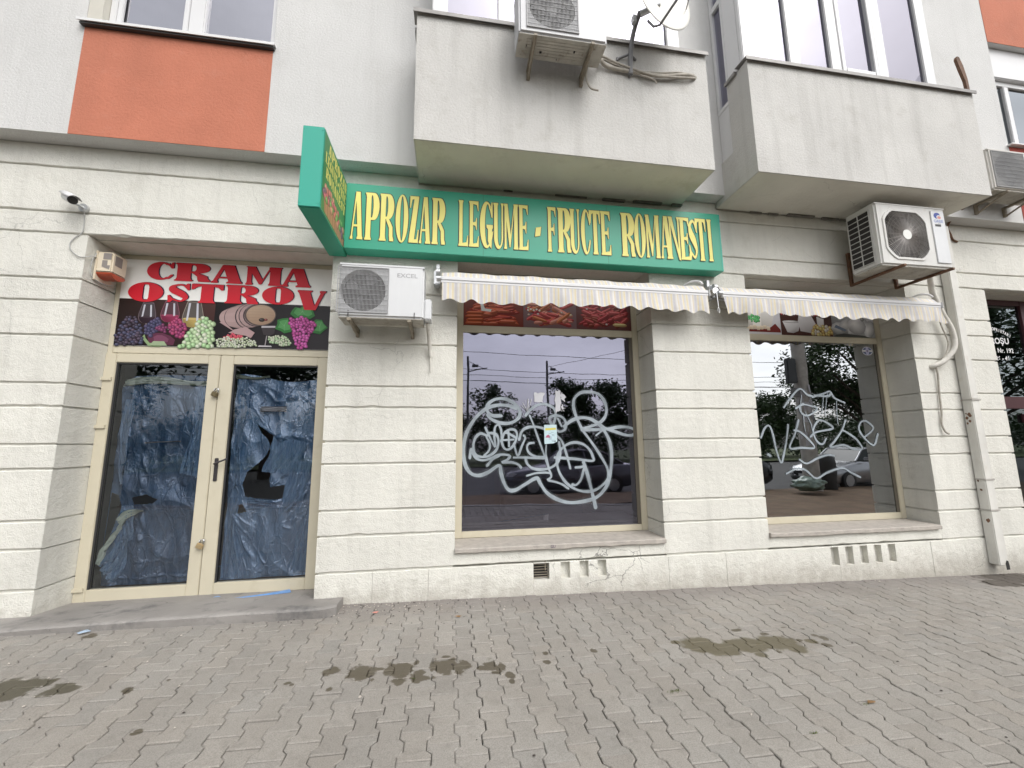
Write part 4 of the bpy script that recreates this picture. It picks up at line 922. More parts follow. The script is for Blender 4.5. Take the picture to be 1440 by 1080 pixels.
ik.poly([(hx-.004+hrx*1.03*math.cos(R(t)), hz+hry*1.03*math.sin(R(t))) for t in range(0, 360, 10)], (.12, .09, .085))
ik.grad([(hx+hrx*.93*math.cos(R(t)), hz+hry*.93*math.sin(R(t))) for t in range(0, 360, 10)], [(.52, .38, .27) if t < 190 else (.40, .27, .19) for t in range(0, 360, 10)])
for k in range(7):
    zz = hz+hry*.8*(k/3-1); ww = hrx*.9*math.sqrt(max(0, 1-((zz-hz)/hry/.93)**2)); ik.poly([(hx-ww, zz), (hx+ww, zz+.004), (hx+ww, zz+.002), (hx-ww, zz-.002)], (.34, .23, .155))
ik.poly(P_cradle, (.50, .34, .34)); ik.ball(hx+.015, hz-.055, .032, .022, (.02, .012, .012)); ik.ball(hx+.055, hz-.052, .018, .014, (.16, .03, .03))
scatter(ik, P_rgrape, .014, [(.45, .05, .08)], 24); scatter(ik, P_wgrape, .013, [(.34, .39, .26), (.44, .48, .38)], 85); scatter(ik, P_ggrape, .014, [(.30, .42, .25), (.42, .50, .34)], 45)
ik.poly(P_sglass, (.06, .05, .055)); ik.poly([(a, b+.02) for a, b in P_sglass[:2]]+[(P_sglass[1][0], P_sglass[1][1]), (P_sglass[0][0], P_sglass[0][1])], (.55, .52, .55))
ik.poly([(-2.03, 2.565), (-1.89, 2.567), (-1.90, 2.582), (-2.02, 2.582)], (.6, .57, .6)); ik.poly([(-1.965, 2.58), (-1.955, 2.58), (-1.945, 2.69), (-1.955, 2.69)], (.4, .36, .38))
letters(ik.mb, CRAMA, .3756, .39, .12, .06, True, dx=.010, dz=.004, col=(.018, .012, .05))
letters(ik.mb, CRAMA, .3742, .39, .12, .06, True, col=(.80, .026, .046))
ik.y = .3725; ik.k = 0
for q in (P_leaf1, P_leaf2, P_leaf3):
    cx = sum(a for a, b in q)/len(q); cz = sum(b for a, b in q)/len(q)
    ik.poly([(a, b) for a, b in q], (.05, .22, .06)); ik.poly([(cx+(a-cx)*.75+.006, cz+(b-cz)*.7+.006) for a, b in q], (.11, .36, .12))
    for a, b in q[::2]: ik.poly([(cx, cz), (cx+.006, cz), (a*.9+cx*.1, b*.9+cz*.1)], (.22, .48, .22))
scatter(ik, P_grape, .020, [(.36, .05, .22), (.45, .08, .30), (.30, .035, .18)], 70)
ik.build("printed_picture", WS)

# ---- poster strips above the two shop windows
P1 = thing("sausage_poster", "printed strip of red sausages and cured meat above the graffitied left shop window", "poster", (1.19, .37, 2.9))
c = MB(); c.box(.1505, 2.2245, .376, .381, 2.8865, 3.468); c.build("backing_panel", mat("dark_red_vinyl", (.09, .025, .022), .4, var=.2, vs=5), P1)
ik = Ink(.3755, 1.3e-5); ik.gain = 2.0
def capsule(x, z, l_, r, an, col):
    ca, sa = math.cos(an), math.sin(an); f = lambda u, v: (x+u*ca-v*sa, z+u*sa+v*ca)
    up_ = [f(l_*t, r*math.sin(math.acos(max(-1, min(1, 2*t-1)))) ** .5 if False else r*(1-abs(2*t-1)**6)) for t in [i/10 for i in range(11)]]
    dn = [f(l_*t, -r*(1-abs(2*t-1)**6)) for t in [i/10 for i in range(10, -1, -1)]]
    ik.grad(up_+dn, [col]*11+[tuple(q*.35 for q in col)]*11)
    ik.poly([f(l_*.12, r*.35), f(l_*.85, r*.30), f(l_*.85, r*.52), f(l_*.12, r*.60)], tuple(min(1, q*1.35+.07) for q in col))
for px_, x0, x1, kind in ((0, .152, .86, 0), (1, .862, 1.52, 1), (2, 1.522, 2.223, 2)):
    ik.poly([(x0, 2.888), (x1, 2.888), (x1, 3.467), (x0, 3.467)], [(.10, .022, .016), (.10, .06, .065), (.07, .025, .025)][kind])
    for i in range(105):
        col = random.choice([[(.30, .05, .025), (.25, .03, .02), (.36, .08, .04)], [(.36, .05, .05), (.42, .16, .12), (.30, .03, .04), (.40, .12, .05)], [(.24, .025, .03), (.32, .05, .05), (.16, .03, .02)]][kind])
        l_ = random.uniform(.16, .34) if kind == 0 else random.uniform(.08, .24); r = random.uniform(.016, .030)
        an = random.uniform(-.25, .3) if kind == 0 else random.uniform(-.6, .7)
        x = random.uniform(x0+.02, x1-l_*math.cos(an)-.02); z = random.uniform(2.915, 3.42)
        if z+l_*math.sin(an) < 2.91: an = abs(an)
        capsule(x, z, l_, r, an, col)
    for i in range(6 if kind else 2):
        ik.ball(random.uniform(x0+.05, x1-.05), random.uniform(2.93, 3.30), .017, .012, random.choice([(.30, .27, .24), (.26, .16, .14), (.33, .24, .12)]), hl=False)
    if kind == 1:
        for i in range(5): ik.ball(.92+.035*i, 3.10+.012*(i % 2), .014, .012, (.6, .55, .40))
    if kind == 2: capsule(1.98, 2.955, .19, .022, -.03, (.52, .36, .16))
    if kind == 0:
        for i in range(4): capsule(.17+.01*(i % 2), 2.915+.042*i, .22, .021, .02, (.34, .07, .025))
        ik.poly([(.36, 3.07), (.47, 3.06), (.48, 3.09), (.40, 3.10), (.37, 3.19), (.345, 3.18)], (.38, .40, .40))
ik.build("printed_picture", P1)
P2 = thing("dairy_poster", "printed strip of white cheese, milk jug and bowls above the right shop window", "poster", (4.7, .37, 2.92))
c = MB(); c.box(3.6555, 5.7995, .376, .381, 2.9065, 3.468); c.build("backing_panel", mat("pale_vinyl", (.35, .34, .34), .4, var=.1), P2)
ik = Ink(.3755, 1.6e-5); ik.gain = 1.3; ZB = 2.908
ik.grad([(3.657, ZB), (4.34, ZB), (4.34, 3.467), (3.657, 3.467)], [(.46, .46, .47), (.42, .42, .44), (.55, .55, .58), (.6, .6, .62)])
ik.poly([(3.657, ZB+.03), (4.335, ZB+.03), (4.33, ZB+.07), (4.26, ZB+.15), (4.16, ZB+.08), (3.9, ZB+.06), (3.72, ZB+.09)], (.13, .02, .018))
ik.grad([(3.68, ZB+.09), (3.93, ZB+.06), (4.2, ZB+.12), (4.26, ZB+.28), (4.0, ZB+.33), (3.70, ZB+.26)], [(.42, .40, .36), (.36, .34, .31), (.48, .46, .43), (.58, .57, .55), (.62, .61, .60), (.50, .48, .46)])
ik.poly([(3.925, ZB+.11), (4.05, ZB+.10), (4.06, ZB+.30), (3.935, ZB+.32)], (.60, .58, .55))
scatter(ik, [(3.88, ZB+.17), (4.03, ZB+.16), (4.03, ZB+.24), (3.96, ZB+.28), (3.87, ZB+.23)], .018, [(.03, .20, .05), (.05, .28, .08)], 22)
for i in range(7): ik.grad([(3.83+.05*i, ZB+.055+.008*(i % 3)), (3.875+.05*i, ZB+.055+.008*(i % 3)), (3.875+.05*i, ZB+.105+.008*(i % 3)), (3.83+.05*i, ZB+.11+.008*(i % 3))], [(.40, .32, .22), (.45, .36, .26), (.62, .54, .42), (.66, .58, .46)])
ik.poly([(4.342, ZB), (5.13, ZB), (5.13, 3.467), (4.342, 3.467)], (.055, .022, .018))
ik.poly([(4.344, 3.20), (5.1, 3.20), (5.1, 3.30), (4.344, 3.32)], (.36, .03, .05))
for i in range(26): ik.poly([(4.36+.028*i, 3.18+random.uniform(0, .02)), (4.38+.028*i, 3.185), (4.375+.028*i, 3.21)], random.choice([(.5, .04, .07), (.55, .45, .45), (.40, .03, .05)]))
ik.grad([(4.37, ZB+.19), (4.64, ZB+.18), (4.60, ZB+.06), (4.52, ZB+.03), (4.43, ZB+.04)], [(.62, .61, .62), (.5, .49, .50), (.36, .35, .36), (.30, .29, .30), (.45, .44, .45)]); ik.ball(4.505, ZB+.185, .135, .018, (.55, .54, .54), hl=False)
ik.grad([(4.63, ZB+.06), (4.86, ZB+.03), (4.88, ZB+.16), (4.80, ZB+.32), (4.66, ZB+.33), (4.61, ZB+.20)], [(.42, .41, .42), (.36, .35, .36), (.48, .47, .48), (.62, .61, .62), (.66, .65, .66), (.5, .49, .5)])
ik.poly([(4.58, ZB+.31), (4.645, ZB+.30), (4.62, ZB+.19), (4.605, ZB+.19), (4.625, ZB+.28), (4.585, ZB+.285)], (.5, .49, .5))
ik.grad([(4.90, ZB+.12), (5.0, ZB+.11), (5.01, ZB+.24), (4.90, ZB+.27)], [(.5, .5, .5), (.55, .55, .55), (.66, .66, .66), (.62, .62, .62)])
scatter(ik, [(4.80, ZB+.02), (5.12, ZB+.02), (5.12, ZB+.13), (4.85, ZB+.15)], .028, [(.46, .26, .08), (.52, .32, .12), (.40, .22, .07), (.58, .50, .36)], 26)
ik.grad([(5.132, ZB), (5.798, ZB), (5.798, 3.467), (5.132, 3.467)], [(.10, .10, .10), (.28, .28, .29), (.55, .56, .58), (.42, .44, .46)])
for i in range(5): ik.ball(5.24+.12*i, ZB+.12+.04*(i % 2), .13, .09, (.40, .41, .43), (.68, .68, .70), an=.3*i, hl=False)
ik.poly([(5.135, ZB), (5.72, ZB), (5.60, ZB+.03), (5.3, ZB+.05), (5.18, ZB+.03)], (.05, .055, .05)); ik.poly([(5.16, ZB+.13), (5.32, ZB+.08), (5.36, ZB+.10), (5.19, ZB+.17)], (.14, .18, .25))
ik.ball(5.52, ZB+.16, .15, .12, (.46, .46, .48), (.68, .68, .69), hl=False); ik.ball(5.62, ZB+.26, .03, .03, (.14, .14, .14), hl=False)
ik.build("printed_picture", P2)

# ------------------------------------------------------------------ air conditioners
def bracket(mb, x, yw, yt, z, kind, ft=.0, w_=.036):
    """L bracket: arm z is its top; kind 'down' has a leg and a slanting strut below, 'up' a tall upright above"""
    mb.box(x-w_/2, x+w_/2, yt, yw-.004, z-.028, z-.0005, .003)
    if kind == 'up': mb.box(x-w_/2+.001, x+w_/2-.001, yw-.036, yw-.002, z-.026, z+.42, .003)
    else:
        mb.box(x-w_/2+.001, x+w_/2-.001, yw-.034, yw-.002, z-ft, z-.002, .003)
        a = Vector((x, yw-.03, z-ft+.012)); b = Vector((x, yt+.02, z-.02))
        mb.tube([a, b], .013, 4, smooth=False)
        mb.cyl((x, yw-.045, z-ft+.02), (x, yw-.03, z-ft+.02), .012, 8)
def ac_unit(name, label, x0, x1, yf, yb, z0, z1, fan, style, enamel, brk, group="air conditioner units on the facade"):
    t = thing(name, label, "air conditioner", ((x0+x1)/2, yb, z0), group)
    cx, cz, r = fan; c = MB(); cb = .018
    # shell: sides/top/back, bevelled
    bm = bmesh.new(); bmesh.ops.create_cube(bm, size=1)
    for q in bm.verts: q.co = ((x0+x1)/2+q.co.x*(x1-x0), (yf+yb)/2+q.co.y*(yb-yf), (z0+z1)/2+q.co.z*(z1-z0))
    bmesh.ops.bevel(bm, geom=[e for e in bm.edges if abs(e.verts[0].co.y-yf) < 1e-6 or abs(e.verts[1].co.y-yf) < 1e-6], offset=cb, segments=3, affect='EDGES')
    bm.verts.index_update(); fr_ = [f for f in bm.faces if all(abs(v.co.y-yf) < 1e-6 for v in f.verts)]
    ring_o = [v.co.copy() for v in fr_[0].verts]
    bmesh.ops.delete(bm, geom=fr_, context='FACES_ONLY'); bm.verts.index_update()
    c.add([tuple(v.co) for v in bm.verts], [tuple(v.index for v in f.verts) for f in bm.faces]); bm.free()
    xa, xb = min(v.x for v in ring_o), max(v.x for v in ring_o); za, zb = min(v.z for v in ring_o), max(v.z for v in ring_o)
    n = 48; inner = []; outer = []
    for k in range(n):
        a = 2*math.pi*k/n; ca, sa = math.cos(a), math.sin(a)
        if style == 'spoke': rr = r*min(1.16, 1/max(abs(ca), abs(sa)))       # rounded-off square
        else: rr = r
        inner.append((cx+rr*ca, yf, cz+rr*sa))
        tx = ((xb-cx)/ca if ca > 1e-9 else (xa-cx)/ca if ca < -1e-9 else 1e9); tz = ((zb-cz)/sa if sa > 1e-9 else (za-cz)/sa if sa < -1e-9 else 1e9)
        m_ = min(abs(tx), abs(tz)); outer.append((cx+m_*ca, yf, cz+m_*sa))
    # corners of the plate
    c.add(inner+outer, [(k, (k+1) % n, n+(k+1) % n, n+k) for k in range(n)])
    for X_, Z_ in ((xa, za), (xa, zb), (xb, za), (xb, zb)):
        an = math.atan2(Z_-cz, X_-cx) % (2*math.pi); k = int(an/(2*math.pi)*n); c.poly([outer[k], (X_, yf, Z_), outer[(k+1) % n]])
    back = [(p[0], yf+.09, p[2]) for p in inner]; c.add(inner+back, [(k, n+k, n+(k+1) % n, (k+1) % n) for k in range(n)])
    body = c.build("casing", enamel, t)
    d = MB(); d.poly([(p[0]+(p[0]-cx)*.01, yf+.088, p[2]+(p[2]-cz)*.01) for p in inner]); d.build("fan_recess", BLACKHOLE, t)
    f = MB(); f.cyl((cx, yf+.02, cz), (cx, yf+.085, cz), r*.22, 20)
    for b in range(4):
        a0 = b*math.pi/2+.5
        pts = [(cx+rr*r*math.cos(a0+da), yf+yy, cz+rr*r*math.sin(a0+da)) for rr, da, yy in ((.2, 0, .075), (.9, .25, .075), (.92, .7, .05), (.75, 1.0, .03), (.2, .8, .04))]
        f.poly(pts)
    f.build("fan", mat("grey_fan_blade", (.075, .075, .078), .5), t)
    g = MB()
    if style == 'grid':
        gx0, gx1 = cx-r*1.10, cx+r*1.10; gz0, gz1 = max(za, cz-r*1.06), min(zb, cz+r*1.06); y = yf-.008
        nb = 38
        for i in range(nb+1):
            x = gx0+(gx1-gx0)*i/nb; g.box(x-.0020, x+.0020, y-.002, y+.002, gz0, gz1)
        for i in range(9):
            z = gz0+(gz1-gz0)*(i+.5)/9; g.box(gx0, gx1, y-.0055, y-.0023, z-.0014, z+.0014)
        for a, b in ((gx0-.008, gx0-.0015), (gx1+.0015, gx1+.008)): g.box(a, b, yf-.012, yf-.0003, gz0-.006, gz1+.006)
        for a, b in ((gz0-.007, gz0-.0005), (gz1+.0005, gz1+.007)): g.box(gx0-.0012, gx1+.0012, yf-.012, yf-.0003, a, b)
        g.build("fan_grille", GRILLE if enamel != ACOLD else mat("old_grille_wire", (.48, .47, .45), .5), t)
    else:
        for k in range(96):
            a = 2*math.pi*k/96; ca, sa = math.cos(a), math.sin(a); rr = r*min(1.16, 1/max(abs(ca), abs(sa)))
            g.tube([(cx+r*.20*ca, yf-.006, cz+r*.20*sa), (cx+rr*ca, yf-.002, cz+rr*sa)], .0026 if k % 4 else .0042, 4, caps=False, smooth=False)
        for q in (.35, .5, .65, .8, .93):
            pts = [(cx+q*r*math.cos(a*math.pi/24), yf-.004, cz+q*r*math.sin(a*math.pi/24)) for a in range(49)]; g.tube(pts, .0016, 4, caps=False, smooth=False)
        g.build("fan_grille", GRILLED, t)
        h = MB(); h.cyl((cx, yf-.012, cz), (cx, yf-.002, cz), r*.21, 28); h.build("hub_cap", CERAM, t)
        e = MB(); rr_ = [(p[0]+(p[0]-cx)*.10, yf-.003, p[2]+(p[2]-cz)*.10) for p in inner]; in2 = [(p[0], yf-.010, p[2]) for p in inner]; in3 = [(p[0]+(p[0]-cx)*.085, yf-.010, p[2]+(p[2]-cz)*.085) for p in inner]
        e.add(in2+in3+rr_, [(k, (k+1) % n, n+(k+1) % n, n+k) for k in range(n)]+[(n+k, n+(k+1) % n, 2*n+(k+1) % n, 2*n+k) for k in range(n)]); e.build("grille_rim", enamel, t)
    u = MB(); u.box(x0+.004, x1-.004, yf+.012, yb-.004, z0-.012, z0-.0006, .003)
    for k in range(6): u.box(x0+.08, x1-.12, yf+.05+k*.03, yf+.062+k*.03, z0-.0155, z0-.0125)
    u.build("base_pan", ACBOT, t)
    lp = MB(); lp.box(x0-.003, x1+.003, yf-.004, yb+.002, z1-.018, z1+.004, .004); lp.build("top_lid", enamel, t)
    for (bx, yw, yt, ft, kind, m) in brk:
        b = MB(); bracket(b, bx, yw, yt, z0-.0165, kind, ft); b.build("bracket", m, t)
    return t
A1 = ac_unit("air_conditioner", "white outdoor unit on the pier between the double door and the left shop window", -1.035, -.255, -.40, -.12, 2.705, 3.222, (-.815, 2.965, .205), 'grid', ACW,
    [(-.93, 0, -.42, .085, 'down', OLDSTEEL), (-.385, 0, -.42, .085, 'down', OLDSTEEL)])
for i, (gx) in enumerate((-1.0, -.40)):
    b = MB(); b.cyl((gx+.06, -.405, 2.70), (gx+.06, -.405, 2.76), .004, 6); b.build("bracket_bolt", DARK, A1)
v = MB(); v.box(-.2545, -.185, -.33, -.14, 2.72, 2.93, .012); v.build("valve_cover", ACW, A1)
h = MB(); h.tube(catmull([(-.225, -.22, 2.72), (-.215, -.12, 2.62), (-.205, -.05, 2.5), (-.195, -.03, 2.42)], 6), .020, 10); h.tube([(-.20, -.03, 2.43), (-.195, -.03, 2.26)], .008, 8); h.build("drain_pipe", HOSEW, A1)
A2 = ac_unit("air_conditioner", "large outdoor unit with radial fan guard and louvred side hanging under the right balcony", 4.86, 5.84, -.56, -.22, 3.505, 4.262, (5.245, 3.885, .285), 'spoke', mat("aged_white_enamel", (.62, .615, .59), .42, var=.06, vs=3, stain=(.40, .33, .25), stain_amt=.35, streak=.25),
    [(5.06, 0, -.635, 0, 'up', RUST), (5.74, 0, -.625, 0, 'up', RUST)])
lv = MB(); xs_ = 4.8595
lv.box(xs_-.004, xs_, -.485, -.235, 3.56, 4.21); lv.build("louvre_recess", BLACKHOLE, A2)
lv = MB()
for i in range(11): z = 3.565+i*.064; lv.box(xs_-.010, xs_-.0045, -.485, -.235, z-.004, z+.004)
for y in (-.49, -.36, -.235): lv.box(xs_-.012, xs_-.0103, y-.006, y+.006, 3.55, 4.22)
lv.box(xs_-.008, xs_-.0002, -.50, -.487, 3.55, 4.22); lv.build("side_louvre", ACOLD, A2)
pn = MB(); pn.box(5.625, 5.815, -.571, -.5605, 3.56, 4.215, .004); pn.build("service_panel", ACW, A2)
tg = MB(); tg.box(5.665, 5.745, -.5735, -.5713, 4.02, 4.045); tg.build("grip_slot", DARK, A2)
LB = mat("blue_logo_ink", (.03, .06, .30), .5); LR = mat("pale_red_logo_ink", (.62, .25, .20), .5)
q = MB(); ri = [(5.715+.052*math.cos(R(a)), -.5716, 4.155+.040*math.sin(R(a))) for a in range(55, 236, 12)]; rj = [(5.738+.036*math.cos(R(a)), -.5716, 4.138+.028*math.sin(R(a))) for a in range(235, 54, -12)]; q.poly(ri+rj); q.build("logo_crescent", LB, A2)
q = MB(); q.poly([(5.738+.026*math.cos(R(a)), -.5719, 4.135+.018*math.sin(R(a))) for a in range(0, 360, 24)]); q.build("logo_spot", LR, A2)
text("GREE", 5.72, -.5718, 4.085, .048, mat("pale_blue_ink", (.20, .26, .50), .5), "logo_text", A2, bold=.001, xs=1.2)
text("Eco", 5.73, -.5718, 4.055, .026, mat("grey_logo_ink", (.35, .35, .36), .5), "logo_text", A2)
text("EXCEL", -.415, -.4012, 3.125, .058, mat("grey_logo_ink", (.35, .35, .36), .5), "logo_text", A1, xs=1.15, bold=.0005, rot=Matrix.Rotation(R(90), 4, 'X') @ Matrix.Shear('XZ', 4, (0.0, 0.0)))
A3 = ac_unit("air_conditioner", "stained outdoor unit on the front of the left balcony beside the satellite dish", .592, 1.447, -1.045, -.79, 5.290, 5.86, (.915, 5.585, .222), 'grid', mat("dirty_white_enamel", (.53, .535, .55), .42, var=.05, streak=.1),
    [(.745, -.667, -1.06, .115, 'down', OLDSTEEL), (1.300, -.667, -1.06, .115, 'down', OLDSTEEL)])
for k in range(5):
    d = MB(); d.cyl((.68+.16*k+random.uniform(-.03, .03), -.93+.05*(k % 3), 5.2735), (.68+.16*k, -.93+.05*(k % 3), 5.2735+.0001), .010, 8); d.build("pan_hole", BLACKHOLE, A3)
h = MB()
h.tube(catmull([(1.42, -.83, 5.30), (1.50, -.74, 5.44), (1.60, -.70, 5.42), (1.85, -.70, 5.40), (2.2, -.70, 5.40), (2.50, -.695, 5.46), (2.62, -.67, 5.47)], 8), .019, 8)
h.tube(catmull([(1.44, -.84, 5.31), (1.50, -.76, 5.47), (1.7, -.72, 5.455), (2.05, -.72, 5.375), (2.3, -.71, 5.39), (2.55, -.70, 5.425), (2.62, -.67, 5.46)], 8), .012, 8)
h.tube(catmull([(1.44, -.80, 5.34), (1.55, -.70, 5.50), (1.8, -.69, 5.43), (2.15, -.69, 5.44), (2.4, -.69, 5.48), (2.60, -.68, 5.49)], 8), .010, 8)
h.tube(catmull([(1.43, -.80, 5.35), (1.47, -.72, 5.60), (1.50, -.70, 5.45), (1.44, -.75, 5.40)], 8), .005, 6)
h.tube(catmull([(1.95, -.705, 5.37), (2.02, -.72, 5.34), (2.10, -.71, 5.33), (2.14, -.70, 5.30)], 8), .008, 8)
h.build("refrigerant_hose", HOSE, A3)
h = MB(); h.tube(catmull([(1.33, -.80, 5.28), (1.32, -.79, 5.16), (1.36, -.79, 5.05), (1.44, -.80, 5.02)], 8), .010, 8); h.build("drain_pipe", HOSE, A3)
A4 = ac_unit("air_conditioner", "yellowed outdoor unit at the right edge below the red wall panel", 6.80, 7.62, -.50, -.24, 4.665, 5.222, (7.10, 4.945, .23), 'grid', mat("yellowed_enamel", (.62, .60, .56), .45, var=.07, streak=.15),
    [(6.98, UY, -.52, .14, 'down', OLDSTEEL), (7.46, UY, -.52, .14, 'down', OLDSTEEL)])
h = MB(); h.tube(catmull([(6.9, -.22, 4.66), (6.75, -.15, 4.55), (6.72, -.03, 4.42), (6.74, -.03, 4.28), (6.78, -.02, 4.22), (6.86, -.01, 4.20)], 8), .013, 8); h.build("drain_pipe", RUST, A4)
# hose of the large unit
hs = thing("insulated_hose", "pale insulated hose curling from the large outdoor unit into the wall next to the downpipe", "hose", (6.1, -.05, 2.45))
h = MB(); h.tube(catmull([(5.90, -.28, 3.62), (6.02, -.20, 3.50), (6.13, -.13, 3.38), (6.26, -.10, 3.16), (6.38, -.10, 2.90), (6.37, -.10, 2.68), (6.24, -.07, 2.52), (6.12, -.03, 2.45), (6.10, .01, 2.44)], 10), .030, 10); h.build("insulation", HOSEW, hs)
h = MB(); h.tube(catmull([(6.12, -.03, 2.46), (6.15, -.03, 2.36), (6.14, -.02, 2.1), (6.12, -.025, 1.85), (6.10, -.02, 1.72), (6.12, -.03, 1.62), (6.16, -.04, 1.585)], 8), .011, 8); h.tube(catmull([(6.0, -.22, 3.6), (6.2, -.08, 3.35), (6.28, -.06, 3.0), (6.33, -.07, 2.72), (6.2, -.05, 2.5), (6.12, -.02, 2.46)], 8), .008, 6); h.build("drain_tube", HOSE, hs)

# ------------------------------------------------------------------ awnings
def awning_mat():
    m, t, n, l = new_mat("striped_canvas"); p = n["Principled BSDF"]
    g = n.new("ShaderNodeNewGeometry").outputs['Position']; sx = n.new("ShaderNodeSeparateXYZ"); l(g, sx.inputs[0])
    f = math_(n, l, 'FRACT', math_(n, l, 'MULTIPLY', sx.outputs[0], 1/.185))
    r = n.new("ShaderNodeValToRGB"); r.color_ramp.interpolation = 'CONSTANT'; l(f, r.inputs[0])
    cols = [(0, (.60, .58, .53)), (.07, (.63, .55, .37)), (.16, (.62, .60, .55)), (.21, (.51, .50, .53)), (.34, (.60, .58, .55)), (.40, (.66, .65, .63)), (.48, (.62, .55, .42)), (.55, (.58, .56, .53)), (.62, (.50, .49, .52)), (.76, (.62, .60, .55)), (.82, (.63, .55, .38)), (.90, (.53, .52, .53))]
    el = r.color_ramp.elements; el[0].position = 0; el[0].color = (*cols[0][1], 1); el[1].position = cols[1][0]; el[1].color = (*cols[1][1], 1)
    for a, c in cols[2:]: e = el.new(a); e.color = (*c, 1)
    c = mixc(n, l, ramp(n, l, noise(n, l, g, 4, 6, .6), .5, .75, 0, .3), r.outputs[0], (.42, .38, .31))
    l(c, p.inputs['Base Color']); p.inputs['Roughness'].default_value = .85
    b = n.new("ShaderNodeBump"); b.inputs['Distance'].default_value = .004; l(noise(n, l, g, 16, 4), b.inputs['Height']); l(b.outputs[0], p.inputs['Normal'])
    MATS["striped_canvas"] = m; return m
CANVAS = awning_mat(); WPROF = mat("white_awning_profile", (.68, .68, .69), .35, var=.04)
def awning(label, x0, x1, flare):
    t = thing("awning", label, "awning", ((x0+x1)/2, -.02, 3.22), "retracted striped awnings over the shop windows")
    yb = -.215
    a = MB(); n = int((x1-x0)/.02); st = []
    prof = [(-.03, 3.275), (-.06, 3.308), (-.11, 3.312), (-.16, 3.285), (yb+.012, 3.225)]
    v = []; f = []
    for i in range(n+1):
        x = x0+.01+(x1-x0-.02)*i/n; s_ = .004*math.sin(x*9)+.003*math.sin(x*23)
        for k, (y, z) in enumerate(prof): v.append((x, y, z+s_*(1 if 0 < k < 4 else .3)))
    m_ = len(prof); f = [(i*m_+k, (i+1)*m_+k, (i+1)*m_+k+1, i*m_+k+1) for i in range(n) for k in range(m_-1)]
    a.add(v, f, smooth=True); a.cyl((x0+.02, -.10, 3.245), (x1-.02, -.10, 3.245), .052, 20); a.build("rolled_canvas", CANVAS, t)
    b = MB(); b.box(x0, x1, yb-.020, yb+.022, 3.176, 3.216, .006); b.box(x0+.001, x1-.001, yb-.014, yb+.02, 3.150, 3.1755, .004); b.build("front_bar", WPROF, t)
    # valance with wavy hem
    va = MB(); v = []; n = int((x1-x0)/.012); rows = 7
    for i in range(n+1):
        u = i/n; x = x0+.012+(x1-x0-.024)*u
        drop = .190+(.016+.005*math.sin(x*7.3))*math.cos((x-x0)*2*math.pi/.212+.5*math.sin(x*2.1))+.008*math.sin(x*3)
        fl = flare*max(0, (u-.93)/.07)**1.5; fl2 = -.045*max(0, (.06-u)/.06)**1.3 if flare > 0 else 0
        for k in range(rows):
            q = k/(rows-1); w_ = .011*math.sin(x*14+1.6*math.sin(x*5))*q+.016*math.sin(x*2.3)*q*q+.006*math.sin(x*41+3*math.sin(x*3))*q
            v.append((x+fl*q*q-fl2*q, yb-.012+w_-.05*fl*q-.012*q, 3.152-drop*q-.02*fl*q))
    va.add(v, [(i*rows+k, (i+1)*rows+k, (i+1)*rows+k+1, i*rows+k+1) for i in range(n) for k in range(rows-1)], smooth=True)
    va.build("valance", CANVAS, t)
    e = MB()
    e.box(x0-.075, x0-.012, -.135, -.012, 3.16, 3.325, .012); e.cyl((x0-.05, -.15, 3.29), (x0-.012, -.15, 3.29), .036, 14); e.cyl((x0-.045, -.215, 3.195), (x0-.001, -.215, 3.195), .03, 14)
    e.box(x0-.055, x0-.02, -.055, -.004, 3.30, 3.42, .004); e.build("end_bracket", STEEL, t)
    e = MB(); e.box(x1+.001, x1+.012, yb-.03, yb+.03, 3.145, 3.222, .003); e.tube(catmull([(x1-.18, -.03, 3.33), (x1-.12, -.09, 3.365), (x1-.05, -.14, 3.355), (x1-.02, -.17, 3.31)], 6), .013, 8)
    e.build("end_cap", WPROF, t)
    ar = MB(); ar.tube([(x0+.05, -.10, 3.165), (x0+1.2, -.16, 3.14), (x0+.12, -.19, 3.165)], .014, 8); ar.build("folding_arm", STEEL, t); ar = MB(); ar.tube([(x1-.05, -.10, 3.165), (x1-1.2, -.16, 3.14), (x1-.12, -.19, 3.165)], .014, 8); ar.build("folding_arm", STEEL, t)
    return t
W1_ = awning("longer-hung striped awning over the graffitied left shop window, wavy hem", -.10, 2.885, 0)
W2_ = awning("striped awning over the right shop window, its hem flaring out at the downpipe end", 3.055, 6.08, .10)
ck = MB(); ck.cyl((2.985, -.22, 3.22), (2.985, -.135, 3.22), .040, 14); ck.tube([(2.985, -.23, 3.20), (2.985, -.235, 3.12), (2.99, -.235, 3.02)], .006, 6)
ck.tube([(2.99+.012*math.cos(a*.55), -.235, 2.985+.03*math.sin(a*.55)) for a in range(13)], .004, 6); ck.build("crank_gear", CHROME, W2_)

# ------------------------------------------------------------------ satellite dish
D = thing("satellite_dish", "ivory satellite dish on a bent grey mast on the front of the left balcony", "satellite dish", (1.84, -.70, 5.38))
m_ = MB(); m_.tube(catmull([(1.845, -.705, 5.36), (1.85, -.72, 5.58), (1.86, -.76, 5.74), (1.88, -.82, 5.86), (1.90, -.88, 5.93)], 8), .024, 12)
for a, b in (((1.845, -.71, 5.60), (1.72, -.672, 5.56)), ((1.845, -.71, 5.60), (1.93, -.672, 5.58)), ((1.72, -.672, 5.575), (1.72, -.672, 5.54)), ((1.845, -.705, 5.36), (1.845, -.672, 5.36))): m_.tube([a, b], .013, 8)
m_.build("mast", MASTM, D)
C0 = Vector((2.09, -1.0, 5.96)); nr = Vector((.22, -.96, .06)).normalized(); uu = nr.cross(Vector((0, 0, 1))).normalized(); vv = uu.cross(nr)
dd = MB(); rings = 9; n = 40; v = []
